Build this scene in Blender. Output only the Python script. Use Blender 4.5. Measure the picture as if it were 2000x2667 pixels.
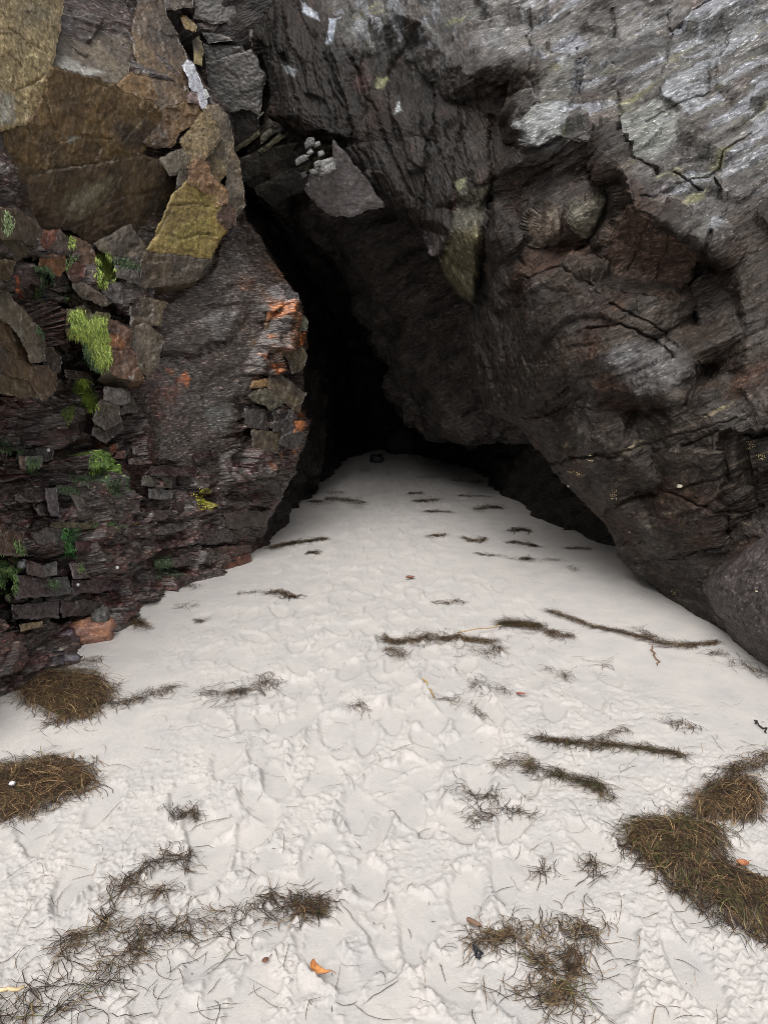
import bpy, math, random
import numpy as np
from concurrent.futures import ThreadPoolExecutor
from mathutils import Vector
from mathutils.geometry import delaunay_2d_cdt

for o in list(bpy.data.objects):
    bpy.data.objects.remove(o)
SC = bpy.context.scene
COL = SC.collection
random.seed(7)
RNG = np.random.default_rng(11)

# ------------------------------------------------------------------ camera
F = 1926.0                      # focal length in pixels of the 2000 x 2667 photograph
CX, CY = 1000.0, 1333.5
PITCH = math.radians(-12.0)
CAM = np.array([0.0, 0.0, 1.6])
cd = bpy.data.cameras.new('camera')
cd.sensor_fit = 'VERTICAL'
cd.sensor_height = 36.0
cd.lens = 36.0 * F / 2667.0
cd.clip_start = 0.05
cd.clip_end = 2000.0
cam = bpy.data.objects.new('camera', cd)
COL.objects.link(cam)
cam.location = CAM
cam.rotation_euler = (math.radians(90) + PITCH, 0, 0)
SC.camera = cam

# ------------------------------------------------------------------ sky and light (overcast)
W = bpy.data.worlds.new('World')
SC.world = W
W.use_nodes = True
nt = W.node_tree
bg = nt.nodes['Background']
sky = nt.nodes.new('ShaderNodeTexSky')
sky.sky_type = 'NISHITA'
sky.sun_disc = False
SUN_EL, SUN_AZ = math.radians(58), math.radians(196)     # azimuth clockwise from +Y (behind the camera)
sky.sun_elevation = SUN_EL
sky.sun_rotation = SUN_AZ
sky.air_density = 1.0
sky.dust_density = 6.0
sky.ozone_density = 1.0
hs = nt.nodes.new('ShaderNodeHueSaturation')             # grey overcast sky
hs.inputs['Saturation'].default_value = 0.12
nt.links.new(sky.outputs[0], hs.inputs['Color'])
nt.links.new(hs.outputs[0], bg.inputs['Color'])
bg.inputs['Strength'].default_value = 0.135
sd = bpy.data.lights.new('sun', 'SUN')
sd.energy = 1.25
sd.angle = math.radians(55)
sd.color = (1.0, 0.97, 0.93)
sun = bpy.data.objects.new('sun', sd)
COL.objects.link(sun)
sdir = Vector((math.sin(SUN_AZ) * math.cos(SUN_EL), math.cos(SUN_AZ) * math.cos(SUN_EL), math.sin(SUN_EL)))
sun.rotation_euler = (-sdir).to_track_quat('-Z', 'Y').to_euler()
sun.location = (0, -5, 12)
SC.view_settings.view_transform = 'Standard'
SC.view_settings.look = 'None'
SC.view_settings.gamma = 1.0
SC.view_settings.use_curve_mapping = False
SC.view_settings.exposure = 0.30
SC.cycles.use_denoising = True
SC.cycles.denoising_prefilter = 'NONE'
SC.cycles.filter_width = 0.85
SC.cycles.max_bounces = 8
SC.cycles.diffuse_bounces = 6
SC.cycles.glossy_bounces = 2
SC.cycles.adaptive_threshold = 0.025

# ------------------------------------------------------------------ numeric helpers
FWD = np.array([0, math.cos(PITCH), math.sin(PITCH)])
UP = np.array([0, -math.sin(PITCH), math.cos(PITCH)])

def ray(px, py):
    px = np.asarray(px, float); py = np.asarray(py, float)
    xc = (px - CX) / F; yc = (CY - py) / F
    return np.stack([xc + 0 * yc, FWD[1] + yc * UP[1] + 0 * xc, FWD[2] + yc * UP[2] + 0 * xc], -1)

def at(px, py, Y):              # the point of the place seen at a pixel, Y metres in front
    d = ray(px, py)
    return CAM + d * (np.asarray(Y) / d[..., 1])[..., None]

def ground(px, py, z=0.0):
    d = ray(px, py)
    return CAM + d * ((z - CAM[2]) / d[..., 2])[..., None]

def pix(P):
    q = P - CAM
    f = q @ FWD
    f = np.where(f < 0.05, 0.05, f)
    return CX + F * q[..., 0] / f, CY - F * (q @ UP) / f

_perm = RNG.permutation(256).astype(np.int32)
_perm = np.concatenate([_perm, _perm, _perm])
_g = RNG.normal(size=(64 * 64 * 64, 3)); _g /= np.linalg.norm(_g, axis=1)[:, None]
_gx, _gy, _gz = [np.ascontiguousarray(_g[:, k].astype(np.float32)) for k in range(3)]
POOL = ThreadPoolExecutor(4)

def _noise_chunk(P):
    X, Y, Z_ = P[:, 0], P[:, 1], P[:, 2]
    fx, fy, fz = np.floor(X), np.floor(Y), np.floor(Z_)
    ix, iy, iz = fx.astype(np.int32), fy.astype(np.int32), fz.astype(np.int32)
    fx = X - fx; fy = Y - fy; fz = Z_ - fz
    ux = fx * fx * (3 - 2 * fx); uy = fy * fy * (3 - 2 * fy); uz = fz * fz * (3 - 2 * fz)
    r = np.zeros(len(P), np.float32)
    for a in (0, 1):
        ka = ((ix + a) & 63) << 12; wa = ux if a else 1 - ux; da = fx - a
        for b in (0, 1):
            kb = ka | (((iy + b) & 63) << 6); wb = wa * (uy if b else 1 - uy); db = fy - b
            for c in (0, 1):
                k = kb | ((iz + c) & 63)
                r += wb * (uz if c else 1 - uz) * (_gx[k] * da + _gy[k] * db + _gz[k] * (fz - c))
    return r

def noise(P):
    P = np.asarray(P, np.float32)
    sh = P.shape[:-1]
    P = P.reshape(-1, 3)
    n = len(P)
    if n < 40000: r = _noise_chunk(P)
    else: r = np.concatenate(list(POOL.map(_noise_chunk, np.array_split(P, n // 20000))))
    return (r * 1.5).reshape(sh)

def fbm(P, oct=4, gain=0.5, lac=2.03, ridged=False):
    s = 0; a = 1; t = 0
    P = np.asarray(P, np.float32)
    for k in range(oct):
        n = noise(P + 17.3 * k)
        if ridged: n = 1 - 2 * np.abs(n)
        s = s + a * n; t += a
        a *= gain; P = P * lac
    return s / t

def hash3(i):
    i = i.astype(np.int64) & 255
    return _perm[_perm[_perm[i[..., 0]] + i[..., 1]] + i[..., 2]]
_rt = RNG.random((256, 3)).astype(np.float32)
_rt2 = RNG.random((256, 4)).astype(np.float32)

def voro(P):                    # F1, F2, 4 random numbers of the cell, offset from its centre
    P = np.asarray(P, np.float32)
    sh = P.shape[:-1]; P = P.reshape(-1, 3)
    b = np.floor(P).astype(np.int32)
    f1 = np.full(len(P), 9.0, np.float32); f2 = f1.copy()
    cid = np.zeros(len(P), np.int32); off = np.zeros_like(P)
    b = np.floor(P - 0.5).astype(np.int32)
    for dx in (0, 1):
        for dy in (0, 1):
            for dz in (0, 1):
                c = b + np.array([dx, dy, dz], np.int32)
                h = hash3(c)
                d = P - (c + 0.2 + 0.6 * _rt[h])
                q = (d * d).sum(1)
                m = q < f1
                f2 = np.where(m, f1, np.minimum(f2, q))
                f1 = np.where(m, q, f1)
                cid = np.where(m, h, cid)
                off[m] = d[m]
    return np.sqrt(f1).reshape(sh), np.sqrt(f2).reshape(sh), _rt2[cid].reshape(sh + (4,)), off.reshape(sh + (3,))

def smooth(a, b, x):
    t = np.clip((x - a) / (b - a), 0, 1)
    return t * t * (3 - 2 * t)

def lerp(a, b, t): return a + (b - a) * t

class TPS:                      # smooth surface through scattered control points
    def __init__(s, pts, lam=1e-3):
        p = np.array(pts, float); s.c = p[:, :2] / 1000; n = len(p)
        K = s.k(s.c, s.c) + lam * np.eye(n)
        A = np.zeros((n + 3, n + 3)); A[:n, :n] = K
        A[:n, n] = 1; A[:n, n + 1:] = s.c; A[n:, :n] = A[:n, n:].T
        s.w = np.linalg.solve(A, np.concatenate([p[:, 2], [0, 0, 0]]))
    def k(s, a, b):
        r2 = ((a[:, None] - b[None]) ** 2).sum(-1)
        return 0.5 * r2 * np.log(r2 + 1e-12)
    def __call__(s, px, py):
        px = np.asarray(px, float); py = np.asarray(py, float)
        q = np.stack([px.ravel(), py.ravel()], 1) / 1000
        n = len(s.c); r = np.zeros(len(q))
        for i in range(n):
            r2 = ((q - s.c[i]) ** 2).sum(1)
            r += s.w[i] * 0.5 * r2 * np.log(r2 + 1e-12)
        r += s.w[n] + q @ s.w[n + 1:]
        return r.reshape(px.shape)

def inpoly(px, py, poly):
    poly = np.asarray(poly, float)
    sh = px.shape; px = px.ravel(); py = py.ravel()
    m = np.zeros(len(px), bool)
    lo = poly.min(0); hi = poly.max(0)
    idx = np.nonzero((px >= lo[0]) & (px <= hi[0]) & (py >= lo[1]) & (py <= hi[1]))[0]
    if len(idx) == 0: return m.reshape(sh)
    x = px[idx]; y = py[idx]; c = np.zeros(len(idx), bool)
    j = len(poly) - 1
    for i in range(len(poly)):
        xi, yi = poly[i]; xj, yj = poly[j]
        if yi != yj:
            c ^= ((yi > y) != (yj > y)) & (x < (xj - xi) * (y - yi) / (yj - yi) + xi)
        j = i
    m[idx] = c
    return m.reshape(sh)

def segdist(px, py, line, closed=False):
    line = np.asarray(line, float)
    if closed: line = np.vstack([line, line[:1]])
    d = np.full(px.shape, 1e9)
    for a, b in zip(line[:-1], line[1:]):
        v = b - a; L = v @ v + 1e-9
        t = np.clip(((px - a[0]) * v[0] + (py - a[1]) * v[1]) / L, 0, 1)
        d = np.minimum(d, np.hypot(px - a[0] - t * v[0], py - a[1] - t * v[1]))
    return d

def Z(name, pts):               # reads off coordinates measured in an enlarged view of the photograph
    ox, oy, s = dict(A=(0, 560, 3.95), B=(0, 1100, 3.252), C=(380, 600, 3.607), D=(380, 0, 3.19), i=(650, 0, 1.229), k=(1150, 700, 1.952), a=(0, 0, 2.37), b=(650, 0, 2.37),
                     c=(1300, 0, 2.37), d=(0, 850, 1.952), e=(700, 850, 2.37), f=(1300, 850, 2.329), g=(0, 1700, 1.659), h=(1000, 1700, 1.659))[name]
    return [(ox + x / s, oy + y / s) for x, y in pts]

# ------------------------------------------------------------------ object helpers
def mesh_obj(name, V, Fq, mat, parent=None, tint=None, rough=None, smooth_shade=True, steep=None):
    me = bpy.data.meshes.new(name)
    V = np.asarray(V, np.float32).reshape(-1, 3)
    loops = np.concatenate([np.asarray(f, np.int32).ravel() for f in Fq])
    cnt = np.concatenate([np.full(len(f), np.asarray(f).shape[1], np.int32) for f in Fq])
    st = np.concatenate([[0], np.cumsum(cnt)[:-1]]).astype(np.int32)
    me.vertices.add(len(V)); me.vertices.foreach_set('co', V.ravel())
    me.loops.add(len(loops)); me.loops.foreach_set('vertex_index', loops)
    me.polygons.add(len(cnt)); me.polygons.foreach_set('loop_start', st); me.polygons.foreach_set('loop_total', cnt)
    me.update(calc_edges=True)
    me.polygons.foreach_set('use_smooth', np.full(len(cnt), smooth_shade))
    if tint is not None:
        t = np.ones((len(V), 4), np.float32); t[:, :3] = np.clip(np.asarray(tint).reshape(-1, 3), 0.002, 0.9)
        at_ = me.attributes.new('tint', 'FLOAT_COLOR', 'POINT'); at_.data.foreach_set('color', t.ravel())
    if rough is not None:
        at_ = me.attributes.new('rough', 'FLOAT', 'POINT')
        at_.data.foreach_set('value', np.broadcast_to(np.asarray(rough, np.float32).reshape(-1), (len(V),)).astype(np.float32).copy())
    if steep is not None:
        at_ = me.attributes.new('steep', 'FLOAT', 'POINT'); at_.data.foreach_set('value', np.asarray(steep, np.float32).ravel().copy())
    me.materials.append(mat)
    ob = bpy.data.objects.new(name, me)
    COL.objects.link(ob)
    if parent: ob.parent = parent
    return ob

def tag(o, label=None, cat=None, group=None, kind=None):
    if label: o['label'] = label
    if cat: o['category'] = cat
    if group: o['group'] = group
    if kind: o['kind'] = kind
    return o

def gridfaces(n, m, flip=False):
    i = np.arange(n * m).reshape(n, m)
    q = np.stack([i[:-1, :-1], i[:-1, 1:], i[1:, 1:], i[1:, :-1]], -1).reshape(-1, 4)
    return q[:, ::-1] if flip else q

def gridnormals(P, toward=None):
    du = np.gradient(P, axis=1); dv = np.gradient(P, axis=0)
    n = np.cross(du, dv)
    n /= np.linalg.norm(n, axis=-1, keepdims=True) + 1e-9
    if toward is not None:
        s = np.sign(((toward - P) * n).sum(-1, keepdims=True)); s[s == 0] = 1
        n = n * s
    return n

def box_blur(A, r):
    def b1(A, ax):
        A = np.moveaxis(A, ax, 0)
        pad = np.concatenate([np.repeat(A[:1], r, 0), A, np.repeat(A[-1:], r, 0)])
        c = np.cumsum(np.concatenate([np.zeros_like(pad[:1]), pad]), 0)
        return np.moveaxis((c[2 * r + 1:] - c[:-2 * r - 1]) / (2 * r + 1), 0, ax)
    return b1(b1(A, 0), 1)

# ------------------------------------------------------------------ materials
def new_mat(name):
    m = bpy.data.materials.new(name); m.use_nodes = True
    return m, m.node_tree.nodes, m.node_tree.links, m.node_tree.nodes['Principled BSDF']

def rock_material(name, grain=(1, 1, 1), bump=0.5, var=0.55, spec=0.5, rot=(0, 0, 0), rot2=None, speck=1.5, coat=0.0):
    m, N, L, B = new_mat(name)
    at1 = N.new('ShaderNodeAttribute'); at1.attribute_name = 'tint'
    at2 = N.new('ShaderNodeAttribute'); at2.attribute_name = 'rough'
    tc = N.new('ShaderNodeTexCoord')
    mp = N.new('ShaderNodeMapping'); mp.inputs['Scale'].default_value = grain
    m0 = N.new('ShaderNodeMapping'); m0.inputs['Rotation'].default_value = rot
    L.new(tc.outputs['Object'], m0.inputs['Vector']); L.new(m0.outputs[0], mp.inputs['Vector'])
    if rot2 is not None:                       # the grain turns steep near the cleft
        m1 = N.new('ShaderNodeMapping'); m1.inputs['Rotation'].default_value = rot2
        mq = N.new('ShaderNodeMapping'); mq.inputs['Scale'].default_value = grain
        L.new(tc.outputs['Object'], m1.inputs['Vector']); L.new(m1.outputs[0], mq.inputs['Vector'])
        at3 = N.new('ShaderNodeAttribute'); at3.attribute_name = 'steep'
        gt = N.new('ShaderNodeMath'); gt.operation = 'GREATER_THAN'; gt.inputs[1].default_value = 0.5
        nj = N.new('ShaderNodeTexNoise'); nj.inputs['Scale'].default_value = 9; nj.inputs['Detail'].default_value = 6
        L.new(tc.outputs['Object'], nj.inputs['Vector'])
        aj = N.new('ShaderNodeMath'); aj.operation = 'ADD'; sj = N.new('ShaderNodeMath'); sj.operation = 'SUBTRACT'; sj.inputs[1].default_value = 0.5
        L.new(nj.outputs['Fac'], sj.inputs[0]); L.new(at3.outputs['Fac'], aj.inputs[0]); L.new(sj.outputs[0], aj.inputs[1]); L.new(aj.outputs[0], gt.inputs[0])
        mv = N.new('ShaderNodeMix'); mv.data_type = 'VECTOR'
        L.new(gt.outputs[0], mv.inputs['Factor']); L.new(mp.outputs[0], mv.inputs[4]); L.new(mq.outputs[0], mv.inputs[5])
        mp = mv
        vout = mv.outputs[1]
    else:
        vout = mp.outputs[0]
    n1 = N.new('ShaderNodeTexNoise'); n1.inputs['Scale'].default_value = 24; n1.inputs['Detail'].default_value = 8; n1.inputs['Roughness'].default_value = 0.66
    L.new(vout, n1.inputs['Vector'])
    n2 = N.new('ShaderNodeTexNoise'); n2.inputs['Scale'].default_value = 120; n2.inputs['Detail'].default_value = 4; n2.inputs['Roughness'].default_value = 0.7
    L.new(vout, n2.inputs['Vector'])
    r1 = N.new('ShaderNodeMapRange'); r1.inputs['From Min'].default_value = 0.3; r1.inputs['From Max'].default_value = 0.72
    r1.inputs['To Min'].default_value = 1 - var; r1.inputs['To Max'].default_value = 1 + var * 1.15
    L.new(n1.outputs['Fac'], r1.inputs['Value'])
    r2 = N.new('ShaderNodeMapRange'); r2.inputs['From Min'].default_value = 0.3; r2.inputs['From Max'].default_value = 0.75
    r2.inputs['To Min'].default_value = 0.65; r2.inputs['To Max'].default_value = 1.45
    L.new(n2.outputs['Fac'], r2.inputs['Value'])
    mu = N.new('ShaderNodeMath'); mu.operation = 'MULTIPLY'
    L.new(r1.outputs[0], mu.inputs[0]); L.new(r2.outputs[0], mu.inputs[1])
    vm = N.new('ShaderNodeVectorMath'); vm.operation = 'SCALE'
    L.new(at1.outputs['Vector'], vm.inputs[0]); L.new(mu.outputs[0], vm.inputs['Scale'])
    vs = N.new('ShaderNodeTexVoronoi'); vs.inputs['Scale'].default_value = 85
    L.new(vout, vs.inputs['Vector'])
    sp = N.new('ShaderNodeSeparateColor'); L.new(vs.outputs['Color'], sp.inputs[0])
    glint_gain = N.new('ShaderNodeMapRange'); glint_gain.inputs['From Min'].default_value = 0.86; glint_gain.inputs['From Max'].default_value = 1.0
    glint_gain.inputs['To Min'].default_value = 1.0; glint_gain.inputs['To Max'].default_value = 1.0 + speck  # glints painted into the base colour as brightened cells, scaled by speck
    L.new(sp.outputs[0], glint_gain.inputs['Value'])
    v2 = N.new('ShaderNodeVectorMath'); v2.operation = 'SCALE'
    L.new(vm.outputs[0], v2.inputs[0]); L.new(glint_gain.outputs[0], v2.inputs['Scale'])
    L.new(v2.outputs[0], B.inputs['Base Color'])
    rr = N.new('ShaderNodeMapRange'); rr.inputs['From Min'].default_value = 0.35; rr.inputs['From Max'].default_value = 0.65
    rr.inputs['To Min'].default_value = -0.14; rr.inputs['To Max'].default_value = 0.14
    L.new(n2.outputs['Fac'], rr.inputs['Value'])
    ad = N.new('ShaderNodeMath'); ad.operation = 'ADD'; ad.use_clamp = True
    L.new(at2.outputs['Fac'], ad.inputs[0]); L.new(rr.outputs[0], ad.inputs[1])
    L.new(ad.outputs[0], B.inputs['Roughness'])
    B.inputs['Specular IOR Level'].default_value = spec
    if coat > 0:                               # a film of water where the rock is wet
        cw = N.new('ShaderNodeMapRange'); cw.inputs['From Min'].default_value = 0.45; cw.inputs['From Max'].default_value = 0.15
        cw.inputs['To Min'].default_value = 0.0; cw.inputs['To Max'].default_value = coat
        L.new(ad.outputs[0], cw.inputs['Value']); L.new(cw.outputs[0], B.inputs['Coat Weight'])
        B.inputs['Coat Roughness'].default_value = 0.07
    b1 = N.new('ShaderNodeBump'); b1.inputs['Strength'].default_value = bump; b1.inputs['Distance'].default_value = 0.012
    L.new(n1.outputs['Fac'], b1.inputs['Height'])
    b2 = N.new('ShaderNodeBump'); b2.inputs['Strength'].default_value = bump * 0.9; b2.inputs['Distance'].default_value = 0.012
    vo = N.new('ShaderNodeTexVoronoi'); vo.inputs['Scale'].default_value = 34; vo.inputs['Randomness'].default_value = 1.0
    L.new(vout, vo.inputs['Vector'])
    va = N.new('ShaderNodeMath'); va.operation = 'MULTIPLY_ADD'; va.inputs[1].default_value = 0.35
    L.new(n2.outputs['Fac'], va.inputs[0]); L.new(vo.outputs['Distance'], va.inputs[2])
    L.new(va.outputs[0], b2.inputs['Height']); L.new(b1.outputs[0], b2.inputs['Normal'])
    L.new(b2.outputs[0], B.inputs['Normal'])
    if coat > 0: L.new(b2.outputs[0], B.inputs['Coat Normal'])
    return m

def leaf_material(name, rough=0.5, spec=0.4):
    m, N, L, B = new_mat(name)
    a = N.new('ShaderNodeAttribute'); a.attribute_name = 'tint'
    tc = N.new('ShaderNodeTexCoord')
    n = N.new('ShaderNodeTexNoise'); n.inputs['Scale'].default_value = 60; n.inputs['Detail'].default_value = 4
    L.new(tc.outputs['Object'], n.inputs['Vector'])
    r = N.new('ShaderNodeMapRange'); r.inputs['From Min'].default_value = 0.3; r.inputs['From Max'].default_value = 0.7
    r.inputs['To Min'].default_value = 0.7; r.inputs['To Max'].default_value = 1.3
    L.new(n.outputs['Fac'], r.inputs['Value'])
    v = N.new('ShaderNodeVectorMath'); v.operation = 'SCALE'
    L.new(a.outputs['Vector'], v.inputs[0]); L.new(r.outputs[0], v.inputs['Scale'])
    L.new(v.outputs[0], B.inputs['Base Color'])
    B.inputs['Roughness'].default_value = rough; B.inputs['Specular IOR Level'].default_value = spec
    return m

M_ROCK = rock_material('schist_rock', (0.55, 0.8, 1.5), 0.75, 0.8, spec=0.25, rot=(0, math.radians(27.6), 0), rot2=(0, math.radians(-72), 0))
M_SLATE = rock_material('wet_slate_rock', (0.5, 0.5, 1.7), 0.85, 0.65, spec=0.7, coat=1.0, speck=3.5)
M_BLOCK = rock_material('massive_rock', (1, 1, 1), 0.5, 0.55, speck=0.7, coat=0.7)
M_WEED = leaf_material('dried_seagrass', 0.55, 0.35)
M_ALGA = leaf_material('green_algae', 0.6, 0.3)
M_LEAF = leaf_material('dry_leaf', 0.55, 0.35)

def sand_material():
    m, N, L, B = new_mat('white_sand')
    tc = N.new('ShaderNodeTexCoord')
    n1 = N.new('ShaderNodeTexNoise'); n1.inputs['Scale'].default_value = 5.0; n1.inputs['Detail'].default_value = 8; n1.inputs['Roughness'].default_value = 0.65
    n2 = N.new('ShaderNodeTexNoise'); n2.inputs['Scale'].default_value = 420; n2.inputs['Detail'].default_value = 3; n2.inputs['Roughness'].default_value = 0.7
    n3 = N.new('ShaderNodeTexNoise'); n3.inputs['Scale'].default_value = 70; n3.inputs['Detail'].default_value = 6; n3.inputs['Roughness'].default_value = 0.7
    for n in (n1, n2, n3): L.new(tc.outputs['Object'], n.inputs['Vector'])
    cr = N.new('ShaderNodeValToRGB')
    cr.color_ramp.elements[0].position = 0.3; cr.color_ramp.elements[0].color = (0.44, 0.421, 0.408, 1)
    cr.color_ramp.elements[1].position = 0.7; cr.color_ramp.elements[1].color = (0.55, 0.515, 0.482, 1)
    L.new(n1.outputs['Fac'], cr.inputs['Fac'])
    r2 = N.new('ShaderNodeMapRange'); r2.inputs['From Min'].default_value = 0.3; r2.inputs['From Max'].default_value = 0.7
    r2.inputs['To Min'].default_value = 0.86; r2.inputs['To Max'].default_value = 1.1
    L.new(n2.outputs['Fac'], r2.inputs['Value'])
    v = N.new('ShaderNodeVectorMath'); v.operation = 'SCALE'
    L.new(cr.outputs['Color'], v.inputs[0]); L.new(r2.outputs[0], v.inputs['Scale'])
    L.new(v.outputs[0], B.inputs['Base Color'])
    B.inputs['Roughness'].default_value = 0.9; B.inputs['Specular IOR Level'].default_value = 0.2
    b1 = N.new('ShaderNodeBump'); b1.inputs['Strength'].default_value = 0.35; b1.inputs['Distance'].default_value = 0.004
    L.new(n3.outputs['Fac'], b1.inputs['Height'])
    b2 = N.new('ShaderNodeBump'); b2.inputs['Strength'].default_value = 0.5; b2.inputs['Distance'].default_value = 0.0015
    L.new(n2.outputs['Fac'], b2.inputs['Height']); L.new(b1.outputs[0], b2.inputs['Normal'])
    L.new(b2.outputs[0], B.inputs['Normal'])
    return m
M_SAND = sand_material()
# ------------------------------------------------------------------ rock relief
def frame(lin, nrm):
    l = np.array(lin, float); l /= np.linalg.norm(l)
    n = np.array(nrm, float); n -= l * (n @ l); n /= np.linalg.norm(n)
    return np.stack([l, n, np.cross(l, n)], 1)      # columns: along the grain, across the layers, third

def plates(P, Fm, sc, amp, tilt=0.6):
    q = (P @ Fm) * np.array(sc) + 0.35 * np.stack([noise(P * 3.1), noise(P * 3.1 + 9), noise(P * 3.1 + 31)], -1)
    f1, f2, r, off = voro(q)
    return amp * ((r[..., 0] - 0.5) * 1.6 + tilt * (off * (r[..., 1:4] - 0.5) * 2).sum(-1)), r

def shelves(P, Fm, freq, amp, wob=0.5):
    q = P @ Fm
    t = q[..., 1] * freq + wob * fbm(q * np.array([1.2, 2.0, 1.2]), 2) * 2 + 0.6 * noise(q * np.array([0.8, freq * 0.5, 0.8]))
    k = np.floor(t); f = t - k
    a = _rt2[(k.astype(np.int64) * 37) & 255, 0]
    mod = smooth(-0.25, 0.3, noise(np.stack([q[..., 0] * 1.7, k * 0.73, q[..., 2] * 1.7], -1)))
    return amp * (0.35 + a) * mod * (1 - f ** 1.5)

def facet(D, px, py, facets, amp, warp):
    wx, wy = warp
    for f in facets:
        poly = np.array(f['poly'])
        m = inpoly(px + wx * f.get('w', 1), py + wy * f.get('w', 1), poly)
        if not m.any(): continue
        off = f.get('off', 0.0)
        if np.isscalar(off): o = np.full(m.sum(), off)
        else:
            A = np.c_[poly, np.ones(len(poly))]
            k = np.linalg.lstsq(A, np.array(off, float), rcond=None)[0]
            o = px[m] * k[0] + py[m] * k[1] + k[2]
        D[m] += o
        amp[m] *= f.get('amp', 1.0)
    return D, amp

def cracks(D, px, py, lines):
    for line, w, d in lines:
        line = np.array(line, float)
        m = (px > line[:, 0].min() - 4 * w) & (px < line[:, 0].max() + 4 * w) & (py > line[:, 1].min() - 4 * w) & (py < line[:, 1].max() + 4 * w)
        if m.any():
            q = segdist(px[m], py[m], line)
            D[m] += d * np.exp(-(q / w) ** 2)
    return D

def paint(C, R, px, py, P, splats):
    nz = 16 * noise(P * 7) + 7 * noise(P * 23) ; nz2 = 16 * noise(P * 7 + 40) + 7 * noise(P * 23 + 40)
    fine = fbm(P * 26, 3)
    for s in splats:
        shape, col = s[0], np.array(s[1])
        st = s[2] if len(s) > 2 else 1.0
        soft = s[3] if len(s) > 3 else 12.0
        ro = s[4] if len(s) > 4 else None
        if isinstance(shape, tuple) and len(shape) == 5:
            cx, cy, rx, ry, a = shape; ca, sa = math.cos(a), math.sin(a)
            dx, dy = px + nz - cx, py + nz2 - cy
            q = np.hypot((dx * ca + dy * sa) / rx, (-dx * sa + dy * ca) / ry)
            w = 1 - smooth(1 - min(0.9, soft / min(rx, ry)), 1.0, q)
        else:
            poly = np.array(shape); lo = poly.min(0) - 40; hi = poly.max(0) + 40
            sel = (px > lo[0]) & (px < hi[0]) & (py > lo[1]) & (py < hi[1])
            w = np.zeros(px.shape)
            if not sel.any(): continue
            X, Y = (px + nz * 0.35)[sel], (py + nz2 * 0.35)[sel]
            ins = inpoly(X, Y, poly); d = segdist(X, Y, poly, True)
            w[sel] = smooth(-soft / 2, soft / 2, np.where(ins, d, -d))
        w = np.clip(w * st * (1 + 0.9 * fine), 0, 1)
        C = C * (1 - w[..., None]) + col * w[..., None]
        if ro is not None: R = R * (1 - w) + ro * w
    return C, R

def sheet(name, rows, xa, xb, ncol, depth, curl, curl_len, disp, colour, mat, facets=(), lines=(), splats=(), round_px=70, round_m=0.2,
          hull=None, curl_in=130, power=1.0, parent=None):
    """A rock face: a fine grid of points on the face, then the flank that turns away behind the edge, then the rest of the rock behind."""
    rows = np.asarray(rows, float)
    A = np.interp(rows, *np.array(xa).T); B = np.interp(rows, *np.array(xb).T)
    nz = 9 * fbm(np.stack([rows * 0.012, 0 * rows + 3.3 + A[0], 0 * rows], -1), 4) * 2
    if curl == 'a': A = A + nz
    else: B = B + nz
    u = np.linspace(0, 1, ncol) ** power
    if curl == 'b': u = 1 - u[::-1]
    px = A[:, None] + (B - A)[:, None] * u[None]
    py = np.repeat(rows[:, None], ncol, 1)
    D = depth(px, py)
    Pw = at(px, py, D)
    warp = (10 * noise(Pw * 5) + 5 * noise(Pw * 17), 10 * noise(Pw * 5 + 50) + 5 * noise(Pw * 17 + 50))
    amp = np.ones(D.shape)
    D, amp = facet(D, px, py, facets, amp, warp)
    D = box_blur(D, 2)
    D = cracks(D, px + warp[0], py + warp[1], lines)
    e = (px - A[:, None]) if curl == 'a' else (B[:, None] - px)
    D = D + round_m * np.clip(1 - e / round_px, 0, 1) ** 2
    s = np.linspace(0, 1, 26)[1:] ** 1.4 * curl_len
    if curl == 'a':
        cpx = px[:, :1] + curl_in * s[None]; cD = D[:, :1] + s[None]
        o = slice(None, None, -1)
        px = np.concatenate([cpx[:, o], px], 1); D = np.concatenate([cD[:, o], D], 1); amp = np.concatenate([np.repeat(amp[:, :1], 25, 1), amp], 1)
    else:
        cpx = px[:, -1:] - curl_in * s[None]; cD = D[:, -1:] + s[None]
        px = np.concatenate([px, cpx], 1); D = np.concatenate([D, cD], 1); amp = np.concatenate([amp, np.repeat(amp[:, -1:], 25, 1)], 1)
    py = np.repeat(rows[:, None], px.shape[1], 1)
    P = at(px, py, D)
    Nn = gridnormals(box_blur(P, 6), None)
    mid = P.shape[1] // 2
    if ((CAM - P[:, mid]) * Nn[:, mid]).sum(-1).mean() < 0: Nn = -Nn
    Ps = at(px, py, box_blur(D, 14))            # smooth base, so that the grain is not dragged out across steps
    d, aux = disp(Ps, px, py)
    P = P + Nn * (d * amp)[..., None]
    C, R = colour(Ps, px, py, aux)
    C, R = paint(C, R, px, py, P, splats)
    if hull is not None:
        P, C, R = hull(P, C, R)
    n, m = P.shape[:2]
    qx, qy = pix(P)
    return mesh_obj(name, P, [gridfaces(n, m)], mat, parent, C, R, steep=steep(qx, qy) if name == 'cliff_right' else None)

def grey(*s): return np.array([x for x in s], float)

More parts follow.
